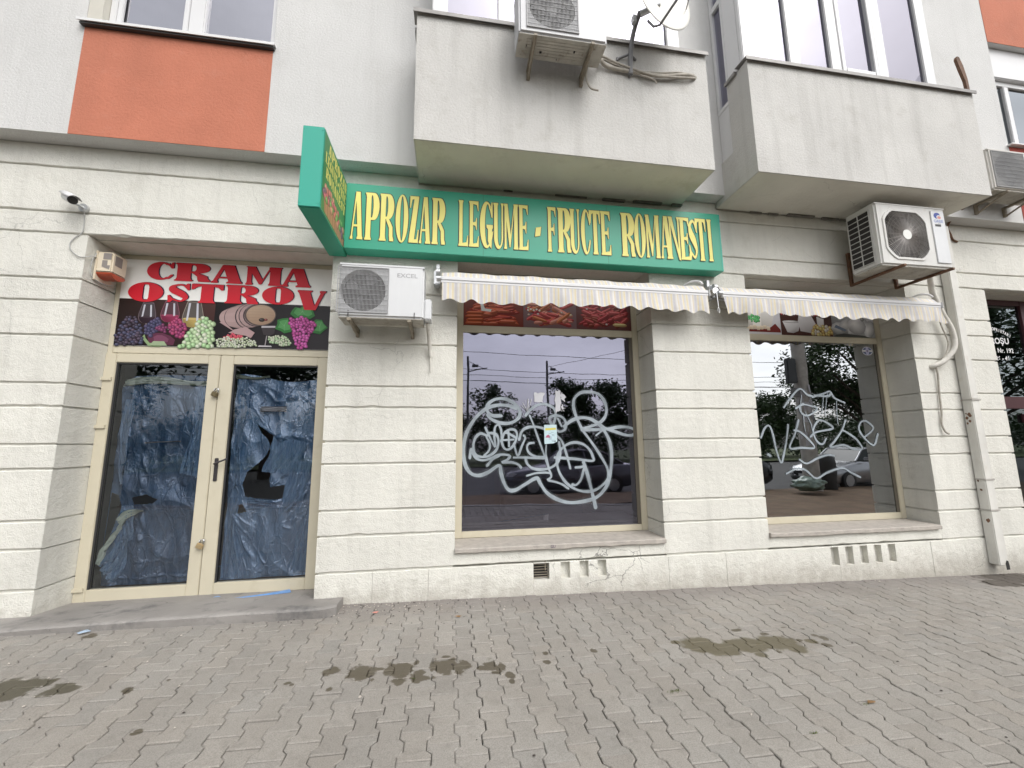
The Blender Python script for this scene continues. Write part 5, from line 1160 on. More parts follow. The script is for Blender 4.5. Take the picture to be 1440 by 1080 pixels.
for k in range(rings+1):
    q = k/rings
    for i in range(n): a = 2*math.pi*i/n; v.append(C0+uu*(.33*q*math.cos(a))+vv*(.375*q*math.sin(a))+nr*(.07*q*q-.05))
dd.add(v, [(k*n+i, k*n+(i+1) % n, (k+1)*n+(i+1) % n, (k+1)*n+i) for k in range(rings) for i in range(n)], smooth=True)
do = dd.build("reflector", DISHM, D)
sm = do.modifiers.new("s", 'SOLIDIFY'); sm.thickness = .008
ar = MB(); low = C0-vv*.37+nr*.02; foc = C0+nr*.40-vv*.20
ar.tube([low-nr*.07-uu*0+Vector((-.16, 0, .12)), low+Vector((-.17, -.02, -.05)), low+Vector((-.13, -.06, -.07)), foc], .012, 8); ar.tube([C0+uu*.29+nr*.01, foc], .006, 6); ar.tube([C0-uu*.29+nr*.01, foc], .006, 6); ar.build("feed_arm", MASTM, D)
l_ = MB(); l_.cyl(foc+nr*.03, foc-nr*.06, .028, 14); l_.cyl(foc-nr*.06, foc-nr*.08, .036, 14); l_.build("feed_head", mat("grey_lnb", (.4, .4, .4), .5), D)
bk = MB(); bk.tube([(1.898, -.87, 5.91), tuple(C0-nr*.055)], .03, 10); bk.box(1.825, 1.86, -.87, -.82, 5.82, 5.90); bk.build("clamp", STEEL, D)
rh = MB(); rh.prism([(6.315, -.70, 5.765), (6.350, -.70, 5.765), (6.345, -.70, 5.98), (6.315, -.70, 6.16), (6.275, -.70, 6.275), (6.245, -.70, 6.28), (6.228, -.70, 6.24), (6.262, -.70, 6.10), (6.305, -.70, 5.95)], (0, .03, 0))
o = fixn(rh.build("rusty_hook", RUST, None, at=(6.33, -.69, 5.765))); tag(o, "rusty curved iron strap standing on the coping of the right balcony", "hook")

# ------------------------------------------------------------------ security camera, siren
SC = thing("security_camera", "silver bullet security camera on the pale wall above the alarm siren", "camera", (-3.5, -.02, 3.79))
ax = Vector((.74, -.50, -.45)).normalized(); p0 = Vector((-3.60, -.09, 3.865)); 
c = MB(); c.tube([p0-ax*.03, p0, p0+ax*.02, p0+ax*.17, p0+ax*.185], [.022, .034, .038, .038, .036], 18); c.build("camera_body", STEEL, SC)
c = MB(); c.cyl(p0+ax*.186, p0+ax*.192, .036, 18); c.cyl(p0+ax*.192, p0+ax*.196, .016, 12); c.build("lens", DARK, SC)
sd_ = ax.cross(Vector((0, 0, 1))).normalized(); upv = sd_.cross(ax)
c = MB(); v = []
for q in (-.02, .24):
    for i in range(9):
        a = R(20+140*i/8); v.append(p0+ax*q+sd_*(.048*math.cos(a))+upv*(.048*math.sin(a)))
c.add(v, [(i, i+1, 9+i+1, 9+i) for i in range(8)], smooth=True); so_ = c.build("sun_shield", mat("pale_metal_shield", (.62, .62, .63), .4), SC); z_ = so_.modifiers.new("s", 'SOLIDIFY'); z_.thickness = .004
c = MB(); c.tube([tuple(p0+ax*.05-upv*.03), (-3.50, -.06, 3.80), (-3.50, -.03, 3.80)], .012, 8); c.cyl((-3.50, -.03, 3.80), (-3.50, -.002, 3.80), .04, 16); c.build("wall_mount", STEEL, SC)
c = MB(); c.tube(catmull([(-3.47, -.05, 3.77), (-3.485, -.012, 3.68), (-3.49, -.008, 3.56), (-3.54, -.010, 3.50), (-3.575, -.010, 3.44), (-3.555, -.012, 3.37), (-3.48, -.012, 3.31), (-3.425, -.005, 3.315), (-3.425, .06, 3.35), (-3.43, .12, 3.36)], 8), .0045, 6); c.build("cable", mat("grey_cable", (.42, .42, .41), .6), SC)
AS = thing("alarm_siren", "ivory alarm siren box with a red bottom light on the door reveal", "alarm siren", (-3.44, .20, 3.15))
sx0, sx1, sy0, sy1, sz0, sz1 = -3.432, -3.290, .105, .290, 3.215, 3.425
c = MB(); c.box(sx0, sx1, sy0, sy1, sz0, sz1, .012); c.box(sx0-.006, sx0+.01, sy0-.008, sy1+.008, sz0-.08, sz1+.008, .004); c.build("housing", IVORY, AS)
c = MB()
for a, b in ((3.345, 3.41),): c.box(sx0+.06, sx1-.012, sy0-.0025, sy0-.0003, a, b)
c.prism([(sx0+.055, sy0-.0025, 3.335), (sx0+.10, sy0-.0025, 3.335), (sx0+.10, sy0-.0025, 3.285), (sx0+.125, sy0-.0025, 3.285), (sx0+.12, sy0-.0025, 3.245), (sx0+.055, sy0-.0025, 3.27)], (0, .002, 0)); c.box(sx1+.0003, sx1+.002, sy0+.03, sy1-.07, 3.30, 3.40); c.build("speaker_grille", GREYP, AS)
c = MB(); v = []
for x in (sx0+.003, sx1-.003):
    for i in range(11): a = math.pi*i/10; v.append((x, (sy0+sy1)/2-(sy1-sy0)/2*.97*math.cos(a), 3.2145-.050*math.sin(a)))
c.add(v, [(i, i+1, 11+i+1, 11+i) for i in range(10)]+[tuple(range(11)), tuple(range(21, 10, -1))]); fixn(c.build("red_light", REDP, AS))
c = MB(); c.tube(catmull([(-3.43, .10, 3.40), (-3.437, .07, 3.30), (-3.437, .08, 3.17), (-3.42, .14, 3.13), (-3.40, .22, 3.125), (-3.37, .28, 3.135)], 8), .0045, 6); c.build("cable", mat("grey_cable", (.42, .42, .41), .6), AS)

# ------------------------------------------------------------------ downpipe
DP = thing("drainpipe", "square white painted downpipe with rust patches on the right pier", "downpipe", (6.55, -.06, -.05))
c = MB(); X0, X1, Y0, Y1 = 6.485, 6.612, -.108, -.006
def sect(z0, z1, e=0.): c.box(X0-e, X1+e, Y0-e, Y1, z0, z1, .008)
sect(.66, 2.015); sect(2.018, 4.36, -.003); sect(.03, .655, .003); c.build("pipe", PIPE, DP)
for z in (2.0, 1.02, .655):
    c = MB(); c.box(X0-.008, X1+.008, Y0-.008, Y0-.004, z, z+.018); c.box(X0-.008, X0-.0045, Y0-.0035, -.002, z, z+.018); c.box(X1+.0045, X1+.008, Y0-.0035, -.002, z, z+.018); c.build("pipe_clamp", mat("painted_clamp", (.42, .40, .37), .6, stain=(.2, .1, .05), stain_amt=.6), DP)
c = MB(); c.poly([(X0+.005, Y0+.005, .0285), (X1-.005, Y0+.005, .0285), (X1-.005, Y1-.005, .0285), (X0+.005, Y1-.005, .0285)]); c.build("pipe_mouth", BLACKHOLE, DP)
c = MB(); c.prism([(X1+.0035+.0, Y0-.0055, -.02), (X1-.045, Y0-.0055, -.02), (X1-.05, Y0-.0055, .05), (X1-.03, Y0-.0055, .085), (X1-.005, Y0-.0055, .08), (X1+.0035, Y0-.0055, .03)], (0, .002, 0)); c.build("torn_spout_hole", BLACKHOLE, DP)
c = MB()
for k in range(9):
    z = random.uniform(1.70, 1.90) if k < 6 else random.uniform(.3, 1.2); y = random.uniform(Y0+.02, Y1-.02); r = random.uniform(.008, .022)
    c = MB(); c.poly([(X0-.0012-.0003*k, y+r*random.uniform(.6, 1.2)*math.cos(a), z+r*1.3*random.uniform(.6, 1.2)*math.sin(a)) for a in [i*.7 for i in range(9)]]); c.build("rust_patch", RUST, DP)

# ------------------------------------------------------------------ padlocks
def padlock(z, an, label, m):
    t = thing("padlock", label, "padlock", (-2.381, .36, z))
    M_ = Matrix.Rotation(an, 3, 'Y'); b = MB(); b.box(-.030, .030, -.014, .014, -.052, -.002, .006); b.v = [tuple(M_ @ Vector(q)+Vector((-2.381, .345, z))) for q in b.v]; b.build("lock_body", m, t)
    s_ = MB(); s_.tube([tuple(M_ @ Vector((.019*math.cos(a), 0, .018+.019*math.sin(a) if a < math.pi else 0))+Vector((-2.381, .345, z))) for a in [math.pi*i/10 for i in range(11)]], .0045, 8)
    for x in (-.019, .019): s_.tube([tuple(M_ @ Vector((x, 0, .019))+Vector((-2.381, .345, z))), tuple(M_ @ Vector((x, 0, -.004))+Vector((-2.381, .345, z)))], .0045, 8)
    s_.build("shackle", CHROME, t)
    h = MB()
    for x in (-2.398, -2.364): h.tube([(x, .374, z+.03), (x, .345, z+.03), (x, .340, z+.02), (x, .345, z+.01), (x, .374, z+.01)], .004, 6)
    h.build("hasp_ring", STEEL, t)
padlock(2.075, .35, "dull bronze padlock tilted on the upper hasp of the double door", mat("dull_bronze", (.20, .16, .09), .45, metal=.6, var=.25, vs=60))
padlock(.580, .45, "shiny brass padlock on the lower hasp of the double door near the ground", mat("bright_brass", (.62, .48, .28), .28, metal=.7, var=.1, vs=60))

# ------------------------------------------------------------------ papers on the glass
LF = thing("leaflet", "small pale blue leaflet with a yellow heading stuck on the graffitied glass", "leaflet", (1.16, .365, 1.5))
c = MB(); y = REC+.006; c.poly([(1.086, y, 1.728), (1.236, y, 1.730), (1.238, y, 1.535), (1.19, y, 1.515), (1.088, y, 1.508)]); c.build("sheet", mat("pale_blue_paper", (.52, .66, .70), .8, var=.1, vs=30), LF)
ik = Ink(y-.0006, 1e-5); ik.poly([(1.10, 1.690), (1.225, 1.695), (1.228, 1.672), (1.16, 1.668), (1.10, 1.664)], (.62, .56, .12)); ik.poly([(1.10, 1.582), (1.155, 1.578), (1.155, 1.60), (1.135, 1.615), (1.115, 1.605)], (.45, .12, .20))
for i in range(9):
    a = random.uniform(1.10, 1.18); ik.poly([(a, 1.645-.013*i), (a+random.uniform(.02, .045), 1.645-.013*i), (a+.03, 1.640-.013*i), (a, 1.640-.013*i)], (.20, .28, .36))
ik.poly([(1.205, 1.545), (1.222, 1.547), (1.222, 1.535), (1.205, 1.534)], (.03, .05, .06)); ik.build("print", LF)
def torn(pts, label, yy):
    c = MB()
    for k, q in enumerate(pts): c.poly([(a, yy-.0002*k, b) for a, b in q])
    o = c.build("torn_paper", PAPER, None, at=(pts[0][0][0], yy, pts[0][0][1])); tag(o, label, "paper")
def jag(q, n=5, j=.008):
    o = []
    for i in range(len(q)):
        a, b = Vector(q[i]), Vector(q[(i+1) % len(q)])
        for k in range(n): p = a.lerp(b, k/n); o.append((p.x+random.uniform(-j, j), p.y+random.uniform(-j, j)))
    return o
torn([jag([(.975, 2.10), (1.10, 2.105), (1.07, 1.99), (.98, 1.985)])]+[jag([(.90+.0, 1.87), (.905-.1*math.cos(a), 1.87+.17*math.sin(a)), (.915-.1*math.cos(a), 1.875+.15*math.sin(a))], 3, .004) for a in (.5, .8, 1.1, 1.5, 1.9)], "torn white paper scraps with ragged strips left on the graffitied glass, the left patch", REC+.0085)
torn([jag([(1.225, 2.125), (1.30, 2.125), (1.29, 1.90), (1.225, 1.86)]), jag([(1.301, 2.12), (1.35, 2.06), (1.34, 2.0), (1.302, 2.03)], 4, .012), jag([(1.30, 1.98), (1.34, 1.93), (1.33, 1.88), (1.295, 1.89)], 4, .012)], "torn white paper remnant, the right patch just above the leaflet on the graffitied glass", REC+.0085)
OV = thing("oval_sticker", "small oval white and blue sticker in the top corner of the right shop window", "sticker", (5.64, .366, 2.72))
ik = Ink(REC+.016, 1.5e-5); E_ = lambda rx, rz, dx=0, dz=0: [(5.640+dx+rx*math.cos(a*.2618), 2.722+dz+rz*math.sin(a*.2618)) for a in range(24)]
ik.poly(E_(.085, .060), (.55, .55, .62)); ik.poly(E_(.075, .050), (.06, .08, .16)); ik.poly([(5.56, 2.712), (5.72, 2.712), (5.715, 2.735), (5.565, 2.735)], (.62, .60, .56)); ik.poly(E_(.028, .052), (.40, .40, .55)); ik.poly(E_(.013, .018), (.20, .16, .22)); ik.build("print", OV)
CP = MB(); v = []
for z, r in ((.626, .026), (.70, .034)):
    for i in range(20): v.append((1.13+r*math.cos(i*math.pi/10), .55+r*math.sin(i*math.pi/10), z))
CP.add(v, [(i, (i+1) % 20, 20+(i+1) % 20, 20+i) for i in range(20)]+[tuple(range(20))], smooth=True); o = CP.build("cup", CERAM, None, at=(1.13, .55, .626)); tag(o, "white paper cup on the board inside the graffitied shop window", "cup")
o.modifiers.new("s", 'SOLIDIFY').thickness = .002
PK = MB(); PK.box(.17, 1.14, .47, .50, .626, .645, .004); o = PK.build("wooden_batten", mat("white_batten", (.42, .40, .37), .6), None, at=(.6, .48, .626)); tag(o, "long pale batten lying on the board inside the graffitied shop window", "batten")
WT = text("GU", 1.06, -.0385, .482, .040, mat("violet_scrawl", (.12, .10, .13), .8), "sill_scrawl", B, bold=.0005, xs=.9)

# ------------------------------------------------------------------ blue sheeting behind the door glass
def film_mat(name, ca, cb, sc, bd, wr_amt):
    m, t, n, l = new_mat(name); n.remove(n["Principled BSDF"]); o = n["Material Output"]
    g = n.new("ShaderNodeNewGeometry").outputs['Position']
    mp = n.new("ShaderNodeMapping"); mp.inputs['Scale'].default_value = sc; mp.inputs['Rotation'].default_value = (0, .18, 0); l(g, mp.inputs[0])
    cr_ = noise(n, l, mp.outputs[0], 4, 7, .72)
    v1 = n.new("ShaderNodeTexVoronoi"); v1.feature = 'DISTANCE_TO_EDGE'; v1.inputs['Scale'].default_value = 3.2
    wv = n.new("ShaderNodeVectorMath"); wv.operation = 'ADD'; nz_ = n.new("ShaderNodeTexNoise"); nz_.inputs['Scale'].default_value = 3; nz_.inputs['Detail'].default_value = 6; l(g, nz_.inputs['Vector'])
    ws_ = n.new("ShaderNodeVectorMath"); ws_.operation = 'SCALE'; ws_.inputs['Scale'].default_value = .9; l(nz_.outputs['Color'], ws_.inputs[0]); l(mp.outputs[0], wv.inputs[0]); l(ws_.outputs[0], wv.inputs[1]); l(wv.outputs[0], v1.inputs['Vector'])
    wr_ = ramp(n, l, v1.outputs['Distance'], 0, .09, 1, 0)
    c = mixc(n, l, ramp(n, l, cr_, .40, .70), ca, cb)
    c = mixc(n, l, math_(n, l, 'MULTIPLY', wr_, ramp(n, l, noise(n, l, g, 2.1, 3), .42, .6, 0, wr_amt)), c, (.36, .50, .64))  # stress whitening and crease highlights, put into the colour along the wrinkles
    d = n.new("ShaderNodeBsdfDiffuse"); l(c, d.inputs[0]); tl = n.new("ShaderNodeBsdfTranslucent"); l(c, tl.inputs[0])
    gl = n.new("ShaderNodeBsdfGlossy"); gl.inputs['Roughness'].default_value = .20; gl.inputs['Color'].default_value = (.75, .85, 1, 1)
    tr = n.new("ShaderNodeBsdfTransparent"); tr.inputs[0].default_value = (.45, .65, .9, 1)
    b = n.new("ShaderNodeBump"); b.inputs['Distance'].default_value = bd; b.inputs['Strength'].default_value = 1.0; l(math_(n, l, 'ADD', cr_, math_(n, l, 'MULTIPLY', wr_, .25)), b.inputs['Height'])
    l(b.outputs[0], gl.inputs['Normal']); l(b.outputs[0], d.inputs['Normal'])
    m1 = n.new("ShaderNodeMixShader"); m1.inputs[0].default_value = .35; l(d.outputs[0], m1.inputs[1]); l(tl.outputs[0], m1.inputs[2])
    m2 = n.new("ShaderNodeMixShader"); m2.inputs[0].default_value = .24; l(m1.outputs[0], m2.inputs[1]); l(gl.outputs[0], m2.inputs[2])
    m3 = n.new("ShaderNodeMixShader"); l(ramp(n, l, noise(n, l, g, 2.2, 4), .35, .7, .0, .12), m3.inputs[0]); l(m2.outputs[0], m3.inputs[1]); l(tr.outputs[0], m3.inputs[2])
    l(m3.outputs[0], o.inputs[0]); return m
FILM = film_mat("blue_polythene_film", (.050, .130, .262), (.125, .285, .50), (3.0, 3.0, .9), .016, .28)
FILM2 = film_mat("gathered_blue_film", (.08, .22, .43), (.28, .51, .76), (16, 16, 1.6), .02, .35)
from mathutils import noise as mnoise
def fold(x, z, sd):
    v = .035*mnoise.noise(Vector((x*5+sd, z*.9, sd)))+.018*mnoise.noise(Vector((x*11+z*3, z*2.5, sd+3)))
    w_ = mnoise.noise(Vector((x*3+z*2.2, z*1.6-x*2, sd+8))); return v+.022*(1-abs(w_)*2.2)
def film(x0, x1, ztop, zbot, holes, sd, name, label, extra, creases=()):
    t = thing(name, label, "plastic sheet", ((x0+x1)/2, .5, zbot))
    nx, nz = 130, 300; ok = {}
    segs = [(Vector((a[0], a[1])), Vector((b[0], b[1])), w_) for w_, pl_ in creases for a, b in zip(pl_[:-1], pl_[1:])]
    def ridge(x, z):
        p = Vector((x+.012*mnoise.noise(Vector((z*9, x*9, sd))), z+.012*mnoise.noise(Vector((x*9, z*9, sd+5))))); h = 0.
        for a, b, w_ in segs:
            ab = b-a; t_ = max(0, min(1, (p-a).dot(ab)/ab.length_squared)); d = (p-a-ab*t_).length; q = w_*.55
            if d < 3*q: h = max(h, (.010+.30*w_)*math.exp(-(d/q)**2)*(.55+.45*math.sin(37*(x+z)+sd)))
        return h; v = []; f = []
    def vid(i, j):
        if (i, j) not in ok:
            x = x0+(x1-x0)*i/nx; zt = ztop(x); z = zbot+(zt-zbot)*j/nz
            ok[(i, j)] = len(v); v.append((x+.01*mnoise.noise(Vector((z*2, x*3, sd))), .478-fold(x, z, sd)-ridge(x, z), z))
        return ok[(i, j)]
    for i in range(nx):
        for j in range(nz):
            x = x0+(x1-x0)*(i+.5)/nx; z = zbot+(ztop(x)-zbot)*(j+.5)/nz
            if any(inside(h, x, z) for h in holes): continue
            f.append((vid(i, j), vid(i+1, j), vid(i+1, j+1), vid(i, j+1)))
    m_ = MB(); m_.add(v, f, smooth=True); m_.build("sheet", FILM, t)
    for q, yy, mm, nm in extra:
        e = MB(); k = 14; n = len(q)//2        # q: left edge points then right edge points
        a, b = catmull([(p[0], 0, p[1]) for p in q[:n]], 4), catmull([(p[0], 0, p[1]) for p in q[n:]], 4); vv_ = []
        for i in range(len(a)):
            for u in range(13):
                p = a[i].lerp(b[i], u/12); vv_.append((p.x+.006*math.sin(i*1.7+u), yy-.016*math.sin(u*2.4+i*.35)-.008*math.sin(u*5+i), p.z+.012*math.sin(u*3.1)*(i in (0, len(a)-1))))
        e.add(vv_, [(i*13+u, i*13+u+1, (i+1)*13+u+1, (i+1)*13+u) for i in range(len(a)-1) for u in range(12)], smooth=True); e.build(nm, mm, t)
    return t
FL2 = FILM2
# left leaf coordinates: x -3.34..-2.49, z .2..2.37
film(-3.30, -2.47, lambda x: 2.235+.025*math.sin((x+3.3)*3)-(.10*max(0, (-3.2-x)/.1)), .20,
     [[(-3.34, 1.10), (-3.24, 1.05), (-3.20, .93), (-3.25, .70), (-3.30, .45), (-3.36, .40)], [(-3.12, 1.02), (-2.98, 1.05), (-2.86, 1.0), (-2.90, .96), (-3.10, .95)]], 1.0,
     "plastic_sheet", "blue plastic sheet behind the left door pane, pale tape strip at its lower left", [
     ([(-3.27, 2.20), (-3.1, 2.235), (-2.9, 2.235), (-2.70, 2.20), (-2.50, 2.20), (-3.29, 2.13), (-3.1, 2.165), (-2.9, 2.165), (-2.7, 2.15), (-2.50, 2.15)], .44, TAPE, "taped_hem"),
     ([(-3.33, .42), (-3.28, .58), (-3.19, .72), (-3.15, .83), (-3.30, .40), (-3.24, .57), (-3.16, .70), (-3.11, .82)], .435, TAPE, "tape_strip"),
     ([(-3.026, 1.567), (-2.87, 1.573), (-2.712, 1.577), (-3.026, 1.555), (-2.87, 1.563), (-2.712, 1.569)], .43, PAPER, "paper_label"),
     ([(-2.60, 2.18), (-2.62, 1.7), (-2.70, 1.25), (-2.49, 2.18), (-2.49, 1.7), (-2.50, 1.2)], .455, FILM2, "hanging_fold"),
     ([(-3.32, .40), (-3.22, .52), (-3.16, .72), (-3.20, .22), (-3.10, .34), (-3.08, .62)], .45, FILM2, "hanging_fold"),
     ([(-3.20, .83), (-3.10, .91), (-2.98, .90), (-3.17, .78), (-3.08, .84), (-2.98, .895)], .43, TAPE, "tape_strip"),
     ([(-3.18, .95), (-3.16, .8), (-3.14, .6), (-3.08, .95), (-3.06, .75), (-3.04, .62)], .445, FL2, "hanging_fold"),
     ([(-3.26, 2.0), (-3.26, 1.6), (-3.22, 1.2), (-3.18, 2.0), (-3.20, 1.6), (-3.19, 1.15)], .445, FL2, "hanging_fold")],
     [(.03, [(-3.25, 1.977), (-3.24, 1.513), (-3.22, 1.084)]), (.02, [(-3.2, 2.168), (-3.21, 1.837), (-3.19, 1.467)]), (.016, [(-2.878, 2.174), (-2.821, 2.029), (-2.764, 1.885)]), (.05, [(-3.09, 1.979), (-3.037, 1.281), (-2.985, 0.613)]), (.018, [(-2.947, 0.268), (-2.923, 0.416), (-2.812, 0.41), (-2.799, 0.281)]), (.035, [(-2.635, 2.128), (-2.614, 1.67), (-2.669, 1.136)]), (.012, [(-2.90, 2.10), (-2.80, 1.98), (-2.70, 1.80)]), (.02, [(-3.2, .28), (-3.0, .25), (-2.75, .27), (-2.55, .25)])])
h2 = [(-2.008, 1.745), (-1.913, 1.679), (-1.822, 1.618), (-1.79, 1.549), (-1.797, 1.424), (-1.833, 1.281), (-1.853, 1.163), (-1.835, 1.092), (-1.702, 1.112), (-1.684, 0.989), (-1.776, 0.955), (-1.933, 0.973), (-2.066, 1.0), (-2.098, 1.122), (-2.064, 1.25), (-1.97, 1.331), (-1.895, 1.425), (-1.86, 1.509), (-1.893, 1.594), (-1.961, 1.655)]
film(-2.24, -1.41, lambda x: 2.25-.05*max(0, (x+1.9)/.5)+.03*math.sin(x*8), .20, [h2, [(-2.212, 0.918), (-2.082, 0.925), (-2.033, 0.854), (-2.118, 0.834), (-2.206, 0.849)]], 7.3,
     "plastic_sheet", "crumpled blue plastic sheet torn open in an S shape behind the right door pane", [
     ([(-2.22, 2.22), (-2.20, 1.95), (-2.20, 1.65), (-2.13, 2.22), (-2.10, 1.9), (-2.15, 1.62)], .44, FL2, "hanging_fold"),
     ([(-2.215, 1.7), (-2.20, 1.4), (-2.18, 1.1), (-2.15, 1.7), (-2.14, 1.35), (-2.12, 1.15)], .445, FL2, "hanging_fold"),
     ([(-1.84, 1.62), (-1.86, 1.45), (-1.93, 1.25), (-1.50, 1.55), (-1.55, 1.38), (-1.65, 1.22)], .45, FL2, "hanging_fold"),
     ([(-2.225, 1.0), (-2.22, .6), (-2.23, .22), (-2.13, 1.0), (-2.14, .6), (-2.02, .22)], .452, FILM2, "hanging_fold"),
     ([(-2.03, 1.0), (-1.93, .98), (-1.75, .97), (-2.05, .86), (-1.92, .88), (-1.74, .87)], .452, FILM2, "hanging_fold"),
     ([(-1.50, .80), (-1.56, .5), (-1.62, .24), (-1.42, .80), (-1.43, .5), (-1.43, .24)], .455, FILM2, "hanging_fold"),
     ([(-1.62, 1.35), (-1.70, 1.0), (-1.73, .82), (-1.44, 1.35), (-1.5, 1.0), (-1.63, .85)], .44, FL2, "hanging_fold"),
     ([(-2.24, 2.275), (-2.05, 2.245), (-1.92, 2.265), (-2.24, 2.235), (-2.05, 2.225), (-1.92, 2.25)], .435, TAPE, "taped_hem"), ([(-1.981, 1.932), (-1.85, 1.93), (-1.729, 1.933), (-1.978, 1.88), (-1.85, 1.882), (-1.725, 1.88)], .43, PAPER, "paper_label")],
     [(.035, [(-2.178, 0.825), (-2.119, 0.71), (-2.038, 0.504), (-1.927, 0.32), (-1.777, 0.183)]), (.018, [(-2.159, 0.802), (-2.038, 0.639), (-1.915, 0.453), (-1.842, 0.338)]), (.014, [(-2.139, 0.824), (-2.001, 0.728), (-1.814, 0.561)]), (.016, [(-2.166, 0.757), (-2.097, 0.574), (-2.045, 0.459)]), (.03, [(-1.841, 1.08), (-1.726, 1.208), (-1.57, 1.252), (-1.433, 1.261)]), (.05, [(-1.79, 1.595), (-1.708, 1.617), (-1.546, 1.603), (-1.439, 1.578)]), (.02, [(-1.84, 1.14), (-1.79, 1.4), (-1.749, 1.544)]), (.025, [(-1.513, 1.444), (-1.547, 1.252), (-1.594, 0.921), (-1.669, 0.692), (-1.623, 0.667), (-1.543, 0.826), (-1.47, 1.107)]), (.02, [(-2.184, 2.208), (-2.084, 2.085), (-2.125, 2.035), (-2.201, 2.133)]), (.02, [(-2.008, 1.76), (-1.913, 1.69), (-1.822, 1.63)]), (.03, [(-2.1, 1.0), (-1.93, .955), (-1.75, .94), (-1.67, .98)]), (.04, [(-1.95, 2.1), (-1.85, 1.98), (-1.6, 2.05), (-1.45, 1.95)])])
pn_ = MB(); pn_.box(-2.02, -1.70, .452, .455, 1.755, 1.76); pn_.box(-1.98, -1.72, .452, .455, 2.0, 2.04); 
# ------------------------------------------------------------------ litter
def scrap(pts, z, m, name, label, cat, curl=.006):
    c = MB(); x = sum(a for a, b in pts)/len(pts); y = sum(b for a, b in pts)/len(pts)
    c.add([(x, y, z+curl)]+[(a, b, z+random.uniform(0, curl)) for a, b in pts], [(0, 1+i, 1+(i+1) % len(pts)) for i in range(len(pts))])
    tag(c.build(name, m, None, at=(x, y, z)), label, cat)
scrap([(-1.98, .20), (-1.80, .26), (-1.62, .31), (-1.54, .34), (-1.50, .27), (-1.66, .24), (-1.78, .20), (-1.90, .17)], .090, BLUEP, "plastic_scrap", "long strip of bright blue plastic on the doorstep under the right door leaf", "plastic scrap", .02)
scrap([(-2.28, .25), (-2.16, .29), (-2.12, .26), (-2.2, .22)], .094, BLUEP, "plastic_scrap", "small blue plastic shred on the doorstep at the middle of the door", "plastic scrap", .01)
scrap([(-2.82, -.37), (-2.775, -.33), (-2.745, -.335), (-2.79, -.385)], gz(-2.8)+.004, mat("pale_blue_scrap", (.30, .38, .47), .5), "plastic_scrap", "pale blue plastic shred on the paving at the foot of the doorstep", "plastic scrap", .02)
lm = mat("dry_leaf", (.22, .13, .06), .9, var=.4, vs=40)
for i, (x, y, lb) in enumerate(((2.49, -1.93, "curled tan leaf on the pavers at the right foreground"), (-.62, -.25, "pinkish dry leaf against the foot of the middle pier"), (.10, -.42, "dark dry leaf on the pavers in front of the pier by the left window"))):
    scrap([(x-.03, y), (x-.01, y+.016), (x+.03, y+.004), (x+.01, y-.014)], gz(x)+.003, lm if i != 1 else mat("pink_leaf", (.50, .22, .18), .9), "dry_leaf", lb, "leaf", .012)
cb = MB()
for i in range(300):
    if i < 120: x, y = random.gauss(-.55, .45), -abs(random.gauss(.0, .16))-.03
    else: x, y = random.uniform(-3.2, 6), -random.random()**1.6*2.6-.03
    r = random.uniform(.003, .008) if i < 250 else random.uniform(.006, .011); z = gz(x)+.002
    cb.add([(x+r*math.cos(a+i)*random.uniform(.6, 1.3), y+r*math.sin(a+i)*random.uniform(.6, 1.3), z) for a in (0, 1.3, 2.5, 3.8, 5)]+[(x, y, z+r*.8)], [(k, (k+1) % 5, 5) for k in range(5)])
cb.c = [None]*len(cb.v)
tag(cb.build("crumbs", mat("pale_crumbs", (.45, .41, .36), .9, var=.5, vs=60)), kind="stuff")
cb = MB()
for i in range(130):
    x, y = (random.gauss(-.55, .5), -abs(random.gauss(0, .22))-.03) if i < 70 else (random.uniform(-3, 5), -random.random()*2.6-.03); r = random.uniform(.004, .011); z = gz(x)+.0025
    cb.add([(x+r*math.cos(a+i), y+r*.7*math.sin(a+i), z) for a in (0, 1.3, 2.5, 3.8, 5)]+[(x, y, z+r*.5)], [(k, (k+1) % 5, 5) for k in range(5)])
tag(cb.build("dirt_specks", mat("dark_specks", (.05, .04, .035), .9)), kind="stuff")
mo = MB()
for (x, y, n_, s_) in ((1.39, -1.66, 60, .022), (2.45, -1.93, 24, .012), (1.93, -2.1, 18, .01), (-.20, -1.31, 14, .010), (6.9, -.1, 60, .12)):
    for k in range(n_):
        a, b = x+random.gauss(0, s_), y+random.gauss(0, s_*.4); h = random.uniform(.004, .012); an = random.uniform(0, 6.28)
        mo.add([(a-.002*math.cos(an), b-.002*math.sin(an), gz(a)-.004), (a+.002*math.cos(an), b+.002*math.sin(an), gz(a)-.004), (a+random.uniform(-.006, .006), b+random.uniform(-.006, .006), gz(a)+h)], [(0, 1, 2)])
tag(mo.build("moss", mat("moss_green", (.10, .13, .03), .9, var=.3, vs=30)), kind="stuff")

